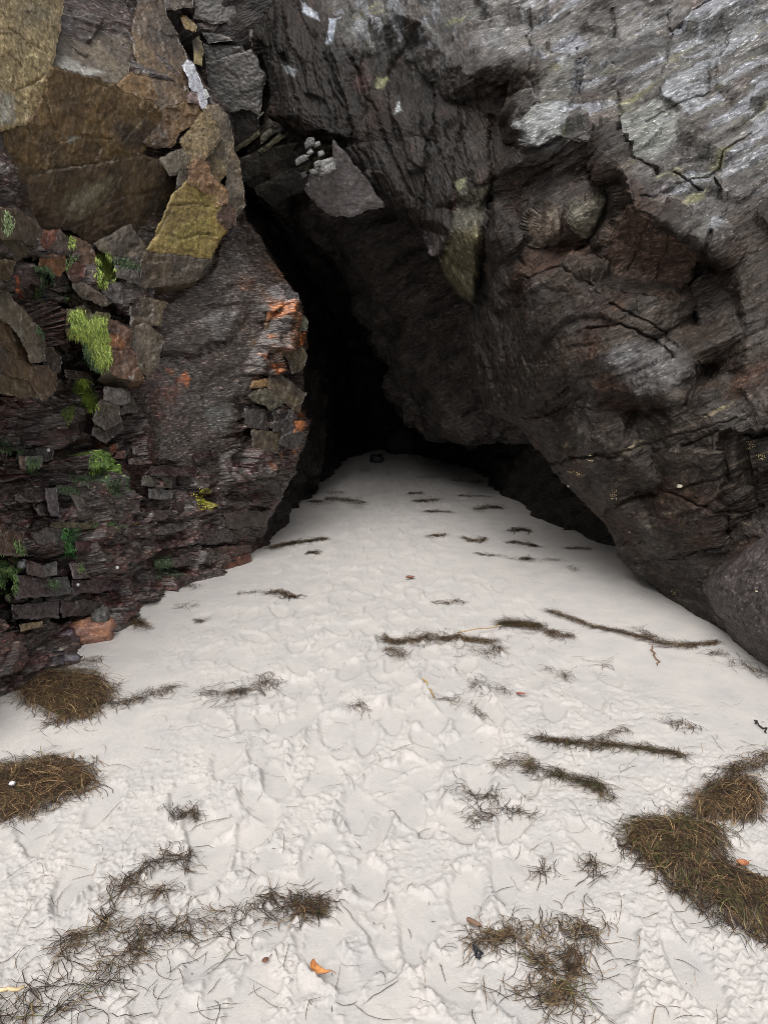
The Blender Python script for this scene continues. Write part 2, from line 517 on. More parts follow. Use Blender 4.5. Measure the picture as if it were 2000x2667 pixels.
# ------------------------------------------------------------------ right-hand rock
ZB = TPS([
    (2000, 1755, 3.5), (1850, 1640, 4.12), (2350, 2000, 2.7), (1640, 1440, 4.75), (1560, 1340, 5.0), (1440, 1220, 5.2), (1360, 1110, 5.4), (1240, 1010, 5.7),
    (1225, 800, 5.9), (1130, 680, 6.05), (1000, 535, 6.3), (870, 430, 6.5), (700, 310, 6.9), (690, 0, 7.3), (680, -400, 7.9),
    (1600, 1200, 4.55), (1500, 1000, 4.75), (1800, 1300, 4.15), (2000, 1400, 3.85), (1400, 850, 5.1), (1700, 900, 4.45), (2000, 900, 4.15),
    (1300, 600, 5.55), (1600, 600, 4.95), (2000, 600, 4.5), (1000, 200, 6.55), (1300, 200, 6.1), (1600, 200, 5.6), (2000, 200, 5.15),
    (1300, -400, 7.3), (2000, -400, 6.4), (2350, 200, 4.8), (2350, 900, 3.8), (2350, 1400, 3.3), (2350, -400, 6.1)], 1e-4)
R_SIL = [(680, -500), (688, -100), (690, 0), (668, 90), (690, 200), (700, 300), (760, 340), (860, 370), (880, 420), (935, 470), (1000, 540), (1090, 600), (1128, 680), (1180, 758),
         (1222, 800), (1233, 900), (1240, 1010), (1268, 1058), (1350, 1105), (1402, 1170), (1440, 1222), (1560, 1342), (1640, 1442), (1720, 1530), (1850, 1642),
         (2000, 1758), (2200, 2000), (2300, 2200)]
FR1 = frame((0.85, -0.25, 0.46), (-0.46, 0.1, 0.88))     # gently rising layers on the right
FR2 = frame((0.30, -0.05, -0.95), (0.93, -0.2, 0.30))    # steep grain near the cleft

RELIEF = [(x, y, o) for (x, y), o in
    [(Z('i', [(q[0], q[1])])[0], q[2]) for q in [
        (330, 130, -.12), (560, 70, -.16), (600, 150, -.18), (700, 230, -.2), (830, 190, -.2), (915, 250, -.22), (870, 390, -.22), (900, 490, -.18), (1020, 440, -.16), (1130, 425, -.2), (1180, 540, -.24), (1205, 650, -.28),
        (1300, 700, -.3), (1470, 770, -.28), (1560, 720, -.05), (450, 20, 0), (700, 60, .02), (900, 60, .05), (1100, 150, .08), (1300, 250, .03), (1500, 200, .06), (1600, 400, 0), (1400, 400, -.02), (1550, 60, .08), (1200, 20, .1),
        (1440, 230, -.03), (1480, 130, .12), (1485, 300, .1), (1310, 330, -.08), (1180, 330, .1), (1060, 280, .1), (960, 300, -.08),
        (480, 200, .2), (540, 150, .16), (420, 300, .02), (640, 330, .06), (800, 330, .14), (845, 470, .16), (960, 560, .02), (1090, 560, .1), (1150, 640, .14), (1100, 770, .16), (1180, 740, .0),
        (1120, 840, .16), (1390, 915, .18), (1250, 880, .16), (1440, 830, .02), (1490, 850, .2), (1420, 1020, .16), (1560, 850, .0), (1640, 760, .0),
        (940, 690, -.06), (1000, 740, -.12), (960, 640, .06), (1050, 700, -.14), (900, 800, .08), (870, 700, .1), (800, 720, -.06), (760, 560, -.06), (785, 640, .1), (745, 900, .1),
        (620, 830, -.02), (730, 760, -.13), (700, 960, -.06), (560, 690, -.04), (400, 500, 0), (550, 500, .02), (300, 300, -.03), (170, 420, 0), (120, 200, -.03),
        (1100, 865, -.1), (900, 880, -.05), (950, 960, -.12), (1150, 930, -.15), (1300, 960, -.1), (1030, 800, .08)]] +
    [(Z('k', [(q[0], q[1])])[0], q[2]) for q in [
        (700, 200, -.1), (880, 180, -.1), (1260, 280, .14), (1000, 420, -.08), (850, 450, -.12), (640, 470, -.08), (650, 570, .08), (740, 660, .04), (500, 600, -.1), (980, 730, .14), (900, 640, -.04), (1150, 640, -.1), (1345, 520, .14), (1300, 420, -.06),
        (1290, 660, -.05), (560, 820, .03), (700, 850, -.05), (900, 930, -.06), (560, 985, .06), (640, 1070, -.04), (720, 1150, -.02), (880, 1150, -.1), (1000, 1150, .05), (1150, 1120, .04), (1210, 1240, -.08), (1500, 1100, -.03), (1100, 1380, -.1),
        (1600, 1250, .14), (1450, 1420, .1), (1000, 1480, -.03), (1200, 1500, .03), (420, 470, -.05), (300, 300, .02), (1500, 700, -.05), (1550, 300, -.04), (1550, 550, .02)]] +
    [((x, y), 0) for x in (500, 1000, 1500, 2000, 2450) for y in (-550, 2300)] + [((2450, y), 0) for y in (0, 500, 1000, 1500)] + [((600, y), 0) for y in (0, 300, 700, 1100, 1500)] + [((1000, 1300), 0), ((1300, 1600), 0), ((1700, 1800), 0)]]
def facets_linear(px, py):      # flat facets between the read-off points
    pts = [Vector((x, y)) for x, y, o in RELIEF]
    vv, ee, ff, ov, *_ = delaunay_2d_cdt(pts, [], [], 0, 1e-4)
    off = np.array([RELIEF[o[0]][2] for o in ov]); A = np.array([tuple(v) for v in vv])
    out = np.zeros(px.shape)
    for f in ff:
        a, c, d = A[f[0]], A[f[1]], A[f[2]]
        lo = np.minimum(np.minimum(a, c), d); hi = np.maximum(np.maximum(a, c), d)
        m = (px >= lo[0]) & (px <= hi[0]) & (py >= lo[1]) & (py <= hi[1])
        if not m.any(): continue
        x, y = px[m], py[m]
        det = (c[1] - d[1]) * (a[0] - d[0]) + (d[0] - c[0]) * (a[1] - d[1])
        if abs(det) < 1e-9: continue
        l1 = ((c[1] - d[1]) * (x - d[0]) + (d[0] - c[0]) * (y - d[1])) / det
        l2 = ((d[1] - a[1]) * (x - d[0]) + (a[0] - d[0]) * (y - d[1])) / det
        l3 = 1 - l1 - l2
        k = (l1 >= -1e-6) & (l2 >= -1e-6) & (l3 >= -1e-6)
        o = out[m]; o[k] = (l1 * off[f[0]] + l2 * off[f[1]] + l3 * off[f[2]])[k]; out[m] = o
    return out
def depth_r(px, py):
    P = at(px, py, ZB(px, py))
    wx = 8 * noise(P * 2.2) + 4 * noise(P * 6) + 3 * noise(P * 17); wy = 8 * noise(P * 2.2 + 30) + 4 * noise(P * 6 + 30) + 3 * noise(P * 17 + 30)
    return ZB(px, py) + 1.25 * facets_linear(px + wx, py + wy)
SKYLIT_TINT = Z('i', [(130, -400), (190, 30), (330, 160), (560, 245), (700, 245), (830, 195), (925, 245), (868, 395), (905, 495), (1130, 430), (1185, 550), (1300, 695), (1470, 765), (1560, 730), (1900, 560), (1900, -400)])

def steep(px, py):
    return 1 - smooth(1120, 1420, px - 0.25 * np.clip(py - 500, 0, 600) + 0.2 * np.clip(200 - py, 0, 200) * 1.5)

def disp_r(P, px, py):
    w = steep(px, py)
    p1, r1 = plates(P, FR1, (1.7, 3.6, 2.0), 0.060, 1.1)
    p2, r2 = plates(P, FR1, (4.0, 15, 6), 0.013, 0.8)
    p3, r3 = plates(P, FR1, (11, 40, 16), 0.005, 0.8)
    s1 = fbm((P @ FR1) * np.array([3, 45, 12]), 3, 0.6)
    q1, t1 = plates(P, FR2, (1.6, 6, 2.6), 0.035, 0.8)
    q2, t2 = plates(P, FR2, (4.5, 20, 8), 0.012)
    s2 = fbm((P @ FR2) * np.array([3, 45, 14]), 3, 0.6)
    a = p1 + p2 + p3 + 0.004 * s1 + shelves(P, FR1, 5, 0.035) + shelves(P, FR1, 22, 0.008)
    b = q1 + q2 + p3 + 0.006 * s2 + shelves(P, FR2, 6, 0.03) + shelves(P, FR2, 26, 0.007)
    big = 0.05 * fbm(P * 1.5, 2)
    low = smooth(700, 1000, py + 0.1 * (1500 - px))
    lump = 0.013 * fbm(P * 8, 4, ridged=True) + 0.012 * fbm(P * 18, 3, ridged=True) * low
    bed = smooth(1150, 1300, py + 0.25 * (px - 1700))
    d = lerp(a, b, w) * (1 - 0.55 * low) + big + lump * (0.4 + 0.7 * low) * (1 - 0.5 * bed) + 0.004 * fbm(P * 50, 3)
    return d, dict(w=w, r=lerp(r1, t1, w[..., None]), r2=lerp(r2, t2, w[..., None]), s=lerp(s1, s2, w))

def col_r(P, px, py, a):
    poly = np.array(SKYLIT_TINT)
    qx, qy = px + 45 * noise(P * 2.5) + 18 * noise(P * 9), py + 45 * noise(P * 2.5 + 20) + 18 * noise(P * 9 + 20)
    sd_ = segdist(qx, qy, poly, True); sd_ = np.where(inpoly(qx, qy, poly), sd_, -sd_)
    top = smooth(-45, 70, sd_)  # sky light painted paler above the lip, shade darker below; partly dry, lichened rock
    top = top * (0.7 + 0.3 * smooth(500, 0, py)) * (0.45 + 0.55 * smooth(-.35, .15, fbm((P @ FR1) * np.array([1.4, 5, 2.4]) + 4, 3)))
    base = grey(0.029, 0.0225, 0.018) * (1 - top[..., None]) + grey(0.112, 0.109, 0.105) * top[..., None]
    v = 0.45 + 0.4 * a['r'][..., 1] + 0.65 * a['r2'][..., 1] + 0.6 * a['s']
    C = base * v[..., None]
    br = smooth(0.05, 0.5, noise(P * 2.1 + 5) + 0.35 * noise(P * 9)) * (1 - 0.7 * top)
    C = lerp(C, C * grey(1.15, 0.86, 0.76), br[..., None])
    lic = smooth(0.15, 0.4, fbm((P @ FR1) * np.array([2.2, 14, 5]) + 3, 4)) * smooth(0.3, 0.8, top)
    C = lerp(C, grey(0.23, 0.22, 0.10), (0.5 * lic)[..., None])
    pale = smooth(0.66, 0.8, a['r2'][..., 2]) * smooth(0.25, 0.8, top)
    C = lerp(C, grey(0.25, 0.26, 0.29), (0.6 * pale)[..., None])
    dkp = smooth(0.22, 0.08, a['r2'][..., 2]) * top
    C = lerp(C, grey(0.07, 0.062, 0.055), (0.6 * dkp)[..., None])
    gry = smooth(0.1, 0.4, noise(P * 3.3 + 21)) * (1 - top)
    C = lerp(C, grey(0.047, 0.042, 0.038) * v[..., None], (0.45 * gry)[..., None])
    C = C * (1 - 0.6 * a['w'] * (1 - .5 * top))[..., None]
    rust = smooth(0.35, 0.6, noise(P * 4 + 12)) * a['w'] * (1 - top)
    C = lerp(C, grey(0.065, 0.036, 0.032), (0.6 * rust)[..., None])
    st_ = smooth(0.25, 0.5, fbm((P @ FR1) * np.array([1.0, 36, 8]) + 8, 3)) * smooth(950, 1200, py)
    C = lerp(C, grey(0.13, 0.112, 0.08), (0.55 * st_)[..., None])
    Rg = 0.50 + 0.14 * a['r2'][..., 3] - 0.12 * top
    return C, Rg

def hull_r(P, C, R):
    c = P[:, -1:]
    k1 = c + np.array([1.6, 0.3, 0.0]); k2 = c.copy(); k2[..., 0] = 7.5; k2[..., 1] = 9; k3 = k2.copy(); k3[..., 1] = 17
    P = np.concatenate([P, k1, k2, k3], 1)
    C = np.concatenate([C] + [C[:, -1:]] * 3, 1); R = np.concatenate([R] + [R[:, -1:]] * 3, 1)
    t = P[:1]
    a1 = t + np.array([0, 1.2, 0.8]); a2 = t.copy(); a2[..., 2] = 7.2; a2[..., 1] = np.maximum(t[..., 1] + 3, 11); a3 = a2.copy(); a3[..., 1] = 17; a4 = a3.copy(); a4[..., 2] = -0.5
    P = np.concatenate([a4, a3, a2, a1, P], 0)
    C = np.concatenate([C[:1]] * 4 + [C], 0); R = np.concatenate([R[:1]] * 4 + [R], 0)
    return P, C, R

facets_r = [
    dict(poly=[(1621, 536), (1705, 582), (1764, 616), (1832, 658), (1773, 751), (1697, 726), (1570, 688), (1595, 612)], off=0, amp=0.3, w=0.6),
    # pale flat slabs near the top
    dict(poly=Z('c', [(1000, 520), (1130, 450), (1280, 390), (1270, 560), (1250, 680), (1170, 710), (1110, 650), (1000, 600)]), off=-0.03, amp=0.25, w=0.6),
    dict(poly=Z('c', [(740, 700), (980, 590), (1110, 680), (1090, 850), (960, 970), (840, 970), (740, 900)]), off=0.06, amp=0.35, w=0.6),
    dict(poly=Z('c', [(140, 760), (240, 580), (430, 380), (500, 330), (430, 700), (380, 830), (240, 910), (160, 890)]), off=-0.07, amp=0.35, w=0.8),
    dict(poly=Z('c', [(1290, 250), (1340, 240), (1330, 500), (1290, 600), (1280, 450)]), off=0.06, amp=0.5, w=0.5),
    dict(poly=Z('c', [(440, 1320), (660, 1180), (640, 1360), (560, 1480), (440, 1400)]), off=-0.03, amp=0.4, w=0.7),
    dict(poly=Z('c', [(200, 1330), (380, 1330), (390, 1450), (300, 1530), (200, 1500)]), off=-0.02, amp=0.4, w=0.7),
    dict(poly=Z('b', [(1060, 120), (1090, 200), (1020, 420), (970, 480), (860, 430), (960, 300)]), off=0.05, amp=0.7),
    dict(poly=Z('b', [(1190, 1600), (1260, 1440), (1420, 1380), (1400, 1750), (1370, 1870), (1300, 1830), (1200, 1700)]), off=[-0.02, -0.03, -0.1, -0.12, -0.05, 0, 0], amp=0.25, w=0.5),
    dict(poly=Z('b', [(1420, 1300), (1490, 1180), (1480, 1600), (1420, 1900), (1390, 1860)]), off=0.12, amp=0.7),
    dict(poly=Z('f', [(1240, 220), (1330, 225), (1290, 330), (1150, 460)]), off=0.05, amp=0.5, w=0.4),
    dict(poly=Z('f', [(820, 480), (1000, 430), (920, 560), (760, 620), (740, 560)]), off=0.05, amp=0.8),
    dict(poly=Z('f', [(430, 330), (560, 400), (520, 500), (300, 560), (230, 500)]), off=0.05, amp=0.8),
    dict(poly=[(1880, 1130), (2010, 1110), (2350, 1060), (2350, 1330), (2000, 1330), (1900, 1400), (1870, 1390)], off=0.14, amp=0.8),
]
lines_r = [
    (Z('i', [(250, 180), (330, 420), (420, 600)]), 2.6, 0.045),
    (Z('i', [(330, 190), (430, 430), (520, 640)]), 2.6, 0.05),
    (Z('i', [(600, 260), (580, 470), (560, 660)]), 2.6, 0.05),
    (Z('i', [(680, 330), (660, 520), (640, 700)]), 2.6, 0.04),
    (Z('i', [(780, 540), (770, 720), (735, 930)]), 3, 0.06),
    (Z('i', [(1180, 300), (1175, 480)]), 2.6, 0.05),
    (Z('i', [(1340, 40), (1350, 110), (1320, 230)]), 2.4, 0.04),
    (Z('i', [(900, 40), (890, 120), (920, 330)]), 2.6, 0.05),
    (Z('i', [(1050, 150), (1040, 290)]), 2.6, 0.06),
    (Z('i', [(1000, 640), (1150, 600)]), 2.4, 0.03),
    (Z('i', [(1270, 700), (1210, 870)]), 2.2, 0.03),
    (Z('i', [(1350, 735), (1290, 900)]), 2.2, 0.03),
    (Z('i', [(1200, 690), (1140, 850)]), 2.2, 0.03),
    (Z('i', [(1300, 120), (1420, 60), (1500, 20)]), 2.2, 0.03),
    (Z('i', [(1200, 420), (1380, 330), (1470, 300)]), 2.2, 0.03),
    (Z('i', [(1250, 600), (1400, 560), (1600, 450)]), 2.4, 0.035),
    (Z('i', [(950, 470), (1100, 390)]), 2.2, 0.03),
    (Z('i', [(880, 900), (1010, 870), (1130, 900), (1300, 960)]), 2.6, 0.04),
    (Z('k', [(420, 760), (640, 700), (740, 640)]), 2.6, 0.04),
    (Z('k', [(560, 980), (900, 930), (1150, 860), (1500, 760)]), 2.4, 0.03),
    (Z('k', [(900, 1180), (1200, 1110), (1600, 1000)]), 2.4, 0.03),
    (Z('k', [(950, 1480), (1200, 1470), (1400, 1400)]), 2.4, 0.03),
    (Z('k', [(860, 180), (1100, 330), (1200, 430)]), 2.4, 0.035),
    (Z('k', [(740, 300), (900, 290), (1100, 400), (1180, 460)]), 2.6, 0.045),
    (Z('k', [(1240, 690), (1290, 480)]), 2.4, 0.04),

    (Z('c', [(740, 640), (735, 900), (760, 940), (860, 980), (980, 1020)]), 3.3, 0.060),
    (Z('c', [(1090, 1020), (1300, 1120), (1360, 1190)]), 3.3, 0.060),
    (Z('c', [(720, 1100), (640, 1350), (540, 1500), (480, 1560)]), 7.7, 0.096),
    (Z('c', [(420, 1330), (390, 1440), (300, 1540)]), 6.05, 0.072),
    (Z('c', [(1290, 1470), (1180, 1780), (1200, 2000)]), 6.6, 0.084),
    (Z('c', [(240, 400), (240, 650), (150, 760)]), 4.4, 0.048),
    (Z('c', [(700, 60), (720, 180)]), 4.4, 0.060), (Z('c', [(490, 380), (490, 640), (540, 640)]), 3.85, 0.048),
    (Z('f', [(1000, 980), (1180, 1080), (1400, 1110), (1600, 1090)]), 2.75, 0.042),
    (Z('f', [(1430, 640), (1560, 640), (1640, 620)]), 4.4, 0.060), (Z('f', [(1100, 740), (1260, 660), (1330, 640)]), 3.3, 0.036),
    (Z('f', [(300, 820), (440, 800), (600, 780), (710, 790)]), 4.4, 0.054),
    (Z('f', [(770, 640), (840, 520)]), 7.7, 0.054), (Z('f', [(700, 1070), (900, 1020), (1010, 960)]), 6.6, 0.042),
    (Z('b', [(1480, 700), (1500, 1000), (1500, 1300), (1480, 1600)]), 6.6, 0.072),
    (Z('b', [(500, 520), (640, 900), (760, 1150)]), 4.4, 0.036), (Z('b', [(210, 350), (280, 560), (330, 760)]), 4.95, 0.060),
    (Z('b', [(1060, 1250), (1060, 1400), (1080, 1560)]), 5.5, 0.048),
]
splats_r = [
    ([(1621, 536), (1705, 582), (1764, 616), (1832, 658), (1773, 751), (1697, 726), (1570, 688), (1595, 612)], (0.085, 0.055, 0.042), 0.75, 14, 0.6),
    (Z('c', [(1000, 520), (1130, 450), (1280, 390), (1270, 560), (1250, 680), (1170, 710), (1110, 650), (1000, 600)]), (0.24, 0.25, 0.265), 0.65, 12, 0.45),
    (Z('c', [(740, 700), (980, 590), (1110, 680), (1090, 850), (960, 970), (840, 970), (740, 900)]), (0.17, 0.175, 0.16), 0.7, 8, 0.5),
    (Z('c', [(140, 760), (240, 650), (430, 620), (430, 700), (380, 830), (240, 910), (160, 890)]), (0.21, 0.22, 0.22), 0.7, 8, 0.5),
    (Z('c', [(240, 580), (430, 380), (470, 360), (430, 600), (240, 640)]), (0.10, 0.095, 0.08), 0.7, 8, 0.5),
    (Z('b', [(1190, 1600), (1260, 1440), (1420, 1380), (1400, 1750), (1370, 1870), (1300, 1830), (1200, 1700)]), (0.105, 0.094, 0.055), 0.7, 14, 0.6),
    (Z('b', [(1300, 1160), (1480, 1150), (1440, 1400), (1260, 1440)]), (0.09, 0.085, 0.065), 0.6, 10, 0.6),
    (Z('b', [(1060, 1400), (1220, 1450), (1160, 1600), (1080, 1560)]), (0.15, 0.13, 0.13), 0.6, 12),
    (Z('b', [(330, 40), (420, 70), (430, 130), (330, 90)]), (0.30, 0.32, 0.36), 0.8, 6), (Z('b', [(490, 120), (560, 110), (540, 200), (520, 310), (480, 290), (500, 200)]), (0.30, 0.33, 0.38), 0.8, 6),
    (Z('b', [(210, 400), (290, 440), (290, 490), (240, 470)]), (0.19, 0.2, 0.21), 0.8, 6), (Z('b', [(950, 660), (950, 720), (900, 760)]), (0.3, 0.32, 0.33), 0.9, 5),
    (Z('b', [(780, 480), (860, 500), (830, 550), (770, 540)]), (0.17, 0.17, 0.09), 0.7, 8), (Z('b', [(1270, 1130), (1340, 1090), (1330, 1150), (1280, 1180)]), (0.2, 0.2, 0.12), 0.7, 6),
    (Z('c', [(440, 1320), (660, 1180), (640, 1360), (560, 1480), (440, 1400)]), (0.13, 0.12, 0.09), 0.7, 8),
    (Z('c', [(200, 1330), (380, 1330), (390, 1450), (300, 1530), (200, 1500)]), (0.14, 0.115, 0.09), 0.7, 8),
    ((1900, 80, 160, 60, -0.4), (0.2, 0.205, 0.21), 0.5, 40), ((1330, 70, 130, 90, -0.4), (0.2, 0.2, 0.2), 0.5, 50),
    ((1480, 1150, 16, 5, -0.5), (0.3, 0.24, 0.16), 0.8, 3), ((1650, 1160, 50, 5, -0.35), (0.24, 0.2, 0.13), 0.7, 3),
    ((1870, 1060, 60, 5, -0.4), (0.24, 0.2, 0.12), 0.6, 3), ((1700, 960, 120, 90, 0), (0.12, 0.118, 0.118), 0.5, 60),
    ((1620, 930, 70, 40, -0.5), (0.15, 0.15, 0.155), 0.5, 30),
]
rows_r = np.concatenate([np.linspace(-450, -15, 50), np.arange(-12, 1700, 3.1), np.linspace(1705, 2150, 60)])
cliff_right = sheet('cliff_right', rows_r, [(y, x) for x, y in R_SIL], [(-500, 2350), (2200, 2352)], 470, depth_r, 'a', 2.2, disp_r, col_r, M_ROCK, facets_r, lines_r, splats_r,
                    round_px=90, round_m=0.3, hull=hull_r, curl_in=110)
tag(cliff_right, 'grey layered rock mass overhanging the sand on the right of the cave', 'cliff', kind='structure')

# boulder-like foot of the right-hand rock
def disp_foot(P, px, py):
    d = 0.05 * fbm(P * 2, 3) + 0.012 * fbm((P @ FR1) * np.array([3, 20, 6]), 4) + 0.010 * fbm(P * 14, 4, ridged=True) + 0.003 * fbm(P * 60, 2)
    return d, None
def col_foot(P, px, py, a):
    C = grey(0.072, 0.06, 0.058) * (0.9 + 0.5 * noise(P * 3) + 0.45 * fbm((P @ FR1) * np.array([4, 45, 10]), 3))[..., None]
    return C, 0.55 + 0 * px
ZF = TPS([(2000, 1325, 4.0), (1901, 1404, 4.1), (1850, 1451, 4.15), (1790, 1490, 4.25), (1785, 1520, 4.25), (1815, 1597, 4.15), (1845, 1640, 4.08), (1901, 1700, 3.8), (2000, 1762, 3.48),
          (1950, 1550, 3.7), (2100, 1500, 3.4), (2000, 1650, 3.5), (2350, 1300, 3.3), (2350, 1600, 3.0), (2350, 2000, 2.6), (2100, 1900, 3.15), (1900, 1900, 3.9)], 1e-4)
foot = sheet('boulder', np.concatenate([np.arange(1300, 1790, 3.0), np.linspace(1795, 2100, 30)]),
             [(1300, 2080), (1325, 2000), (1404, 1901), (1451, 1850), (1487, 1794), (1520, 1785), (1597, 1815), (1640, 1845), (1700, 1901), (1760, 2000), (2000, 2250), (2100, 2300)],
             [(1300, 2352), (2100, 2353)], 170, ZF, 'a', 1.2, disp_foot, col_foot, M_ROCK, round_px=130, round_m=0.4, curl_in=150)
tag(foot, 'smooth rounded purple grey boulder at the sand edge below the right overhang', 'boulder')

# ------------------------------------------------------------------ left-hand rock
FILM = [(Z('A', [(730, 985), (840, 970), (940, 1110), (980, 1040), (1090, 1050), (1122, 1260), (1152, 1470), (1100, 1560), (1000, 1560), (930, 1400), (880, 1270), (720, 1240)]), (.19, .25, .055), .75, 8, .6),
        (Z('A', [(870, 1300), (960, 1330), (1050, 1600), (980, 1590), (860, 1480)]), (.07, .10, .055), .8, 6, .6),
        (Z('A', [(1000, 400), (1110, 390), (1180, 520), (1170, 620), (1090, 720), (1020, 745), (980, 560)]), (.19, .25, .055), .75, 8, .6),
        (Z('A', [(815, 1690), (910, 1700), (960, 1830), (1002, 1950), (930, 2000), (840, 1850)]), (.12, .17, .03), .85, 6, .6),
        (Z('A', [(385, 760), (430, 800), (460, 930), (512, 1010), (440, 1015), (365, 920)]), (.06, .11, .03), .7, 6, .6), (Z('A', [(380, 500), (540, 560), (525, 720), (440, 740), (395, 600)]), (.05, .075, .03), .7, 8, .6),
        (Z('B', [(675, 255), (830, 258), (945, 350), (922, 455), (820, 440), (740, 380)]), (.12, .21, .03), .9, 5, .6), (Z('B', [(595, 450), (762, 462), (772, 555), (640, 525)]), (.07, .11, .06), .7, 6, .6),
        (Z('B', [(870, 465), (1030, 480), (1042, 600), (950, 605)]), (.06, .10, .05), .7, 6, .6), (Z('B', [(538, 908), (622, 908), (612, 1030), (655, 1130), (560, 1115)]), (.04, .11, .035), .8, 5, .6),
        (Z('B', [(-40, 1110), (20, 1120), (80, 1180), (142, 1250), (145, 1450), (60, 1465), (0, 1380), (-40, 1350)]), (.07, .13, .03), .8, 6, .6), (Z('d', [(988, 830), (1020, 815), (1042, 870), (1058, 912), (1030, 932), (1000, 892)]), (.36, .34, .04), .5, 4, .6),
        (Z('d', [(780, 1170), (870, 1160), (882, 1240), (800, 1285)]), (.04, .065, .03), .6, 8, .6)]
ZL = TPS([
    (0, 1787, 3.33), (190, 1670, 3.95), (307, 1593, 4.45), (461, 1516, 5.1), (584, 1480, 5.5), (656, 1450, 5.8), (0, 2100, 3.2), (300, 1850, 4.2), (660, 1850, 5.7),
    (-350, 2000, 2.55), (-350, 1000, 3.1), (-350, 200, 3.7), (-350, -400, 4.6), (0, 1400, 3.7), (0, 1000, 3.95), (0, 600, 4.1), (0, 200, 4.6), (0, -400, 5.4),
    (200, 1400, 4.3), (200, 1000, 4.65), (200, 600, 4.95), (200, 200, 5.15), (200, -400, 5.9), (400, 1300, 5.0), (400, 1000, 5.2), (400, 600, 5.4), (400, 200, 5.7), (400, -400, 6.4),
    (600, 1300, 5.65), (600, 1000, 5.75), (600, 700, 5.9), (550, 400, 5.95), (780, 1000, 6.25), (740, 720, 6.3), (640, 580, 6.2), (630, 440, 6.15), (500, 170, 6.15), (430, 0, 6.3)], 1e-4)
L_SIL = [(370, -500), (415, -60), (430, 0), (478, 110), (510, 180), (560, 262), (580, 300), (604, 370), (626, 440), (632, 530), (640, 580), (682, 640), (745, 722), (790, 800), (797, 850),
         (793, 950), (800, 1020), (800, 1090), (785, 1157), (760, 1210), (743, 1260), (722, 1305), (686, 1362), (664, 1420), (656, 1452), (640, 1500), (640, 2200)]
FL1 = frame((0.93, 0.32, -0.02), (0.05, 0.0, 1.0))       # flat-lying layers
FL2 = frame((0.6, 0.3, -0.75), (0.7, 0.2, 0.65))
def disp_l(P, px, py):
    p1, r1 = plates(P, FL1, (1.4, 5, 2), 0.09)
    p2, r2 = plates(P, FL1, (5, 26, 8), 0.030)
    p3, r3 = plates(P, FL1, (11, 60, 18), 0.013)
    s1 = fbm((P @ FL1) * np.array([7, 85, 20]), 3, 0.6)
    slab = smooth(330, 420, px) * (1 - smooth(610, 690, px - 0.3 * np.clip(1000 - py, -200, 300))) * smooth(560, 700, py) * (1 - smooth(1180, 1300, py))
    edge = smooth(600, 700, px + 0.0 * py) * smooth(740, 800, py)
    p0, r0 = plates(P, FL1, (1.1, 2.2, 1.3), 0.12, 1.0)
    d = (p0 * (1 - 0.9 * slab) + p1 * (0.9 - 0.85 * slab) + p2 * (0.7 - 0.6 * slab) + p3 * (0.35 - 0.22 * slab) + 0.003 * s1)
    d = d + shelves(P, FL1, 7, 0.07) * (1 - 0.85 * slab) + shelves(P, FL1, 26, 0.012) * (1 - 0.7 * slab)
    d = d + 0.12 * fbm(P * 1.3, 3) * (1 - 0.5 * slab) + 0.018 * fbm(P * 14, 4, ridged=True) * (1 - .7 * slab) + 0.025 * edge * fbm(P * 9, 2) + 0.005 * fbm(P * 60, 2)
    d = d * (1 - 0.7 * smooth(90, 0, np.interp(py, [y for x, y in L_SIL], [x for x, y in L_SIL]) - px))
    return d, dict(r=r1, r2=r2, r3=r3, s=s1, slab=slab, edge=edge)
def col_l(P, px, py, a):
    v = 0.65 + 0.4 * a['r2'][..., 1] + 0.4 * a['r3'][..., 1] + 0.3 * a['s']
    C = grey(0.046, 0.034, 0.029) * v[..., None]
    low = smooth(1050, 1250, py)
    mar = smooth(0.45, 0.8, a['r2'][..., 2] + 0.2 * noise(P * 3)) * (0.35 + 0.65 * low)
    C = lerp(C, grey(0.055, 0.024, 0.021) * v[..., None], mar[..., None])
    pal = smooth(0.8, 0.95, a['r3'][..., 3])
    C = lerp(C, grey(0.15, 0.135, 0.12), (0.55 * pal)[..., None])
    rust = smooth(0.35, 0.6, noise(P * 7 + 3)) * a['edge']
    C = lerp(C, grey(0.22, 0.09, 0.04), (0.7 * rust)[..., None])
    C = lerp(C, grey(0.050, 0.039, 0.033) * v[..., None], a['slab'][..., None])
    stn = smooth(.0, .35, fbm(P * np.array([3, 3, 5]) + 6, 4)) * smooth(560, 700, px) * smooth(640, 760, py) * (1 - smooth(1100, 1200, py))
    C = lerp(C, grey(0.17, 0.075, 0.035) * v[..., None], (0.65 * stn)[..., None])
    stn = smooth(.05, .35, fbm(P * np.array([4, 4, 2]) + 16, 4)) * (1 - smooth(400, 560, px)) * smooth(600, 900, py)
    C = lerp(C, grey(0.075, 0.030, 0.022) * v[..., None], (0.6 * stn)[..., None])
    Rg = 0.26 + 0.2 * a['r2'][..., 3] + 0.12 * noise(P * 5)
    wet = smooth(330, 380, px) * (1 - smooth(470, 560, px)) * smooth(900, 950, py) * (1 - smooth(1150, 1300, py))
    Rg = np.where(wet > .01, Rg * (1 - .55 * wet), Rg)
    return C, Rg
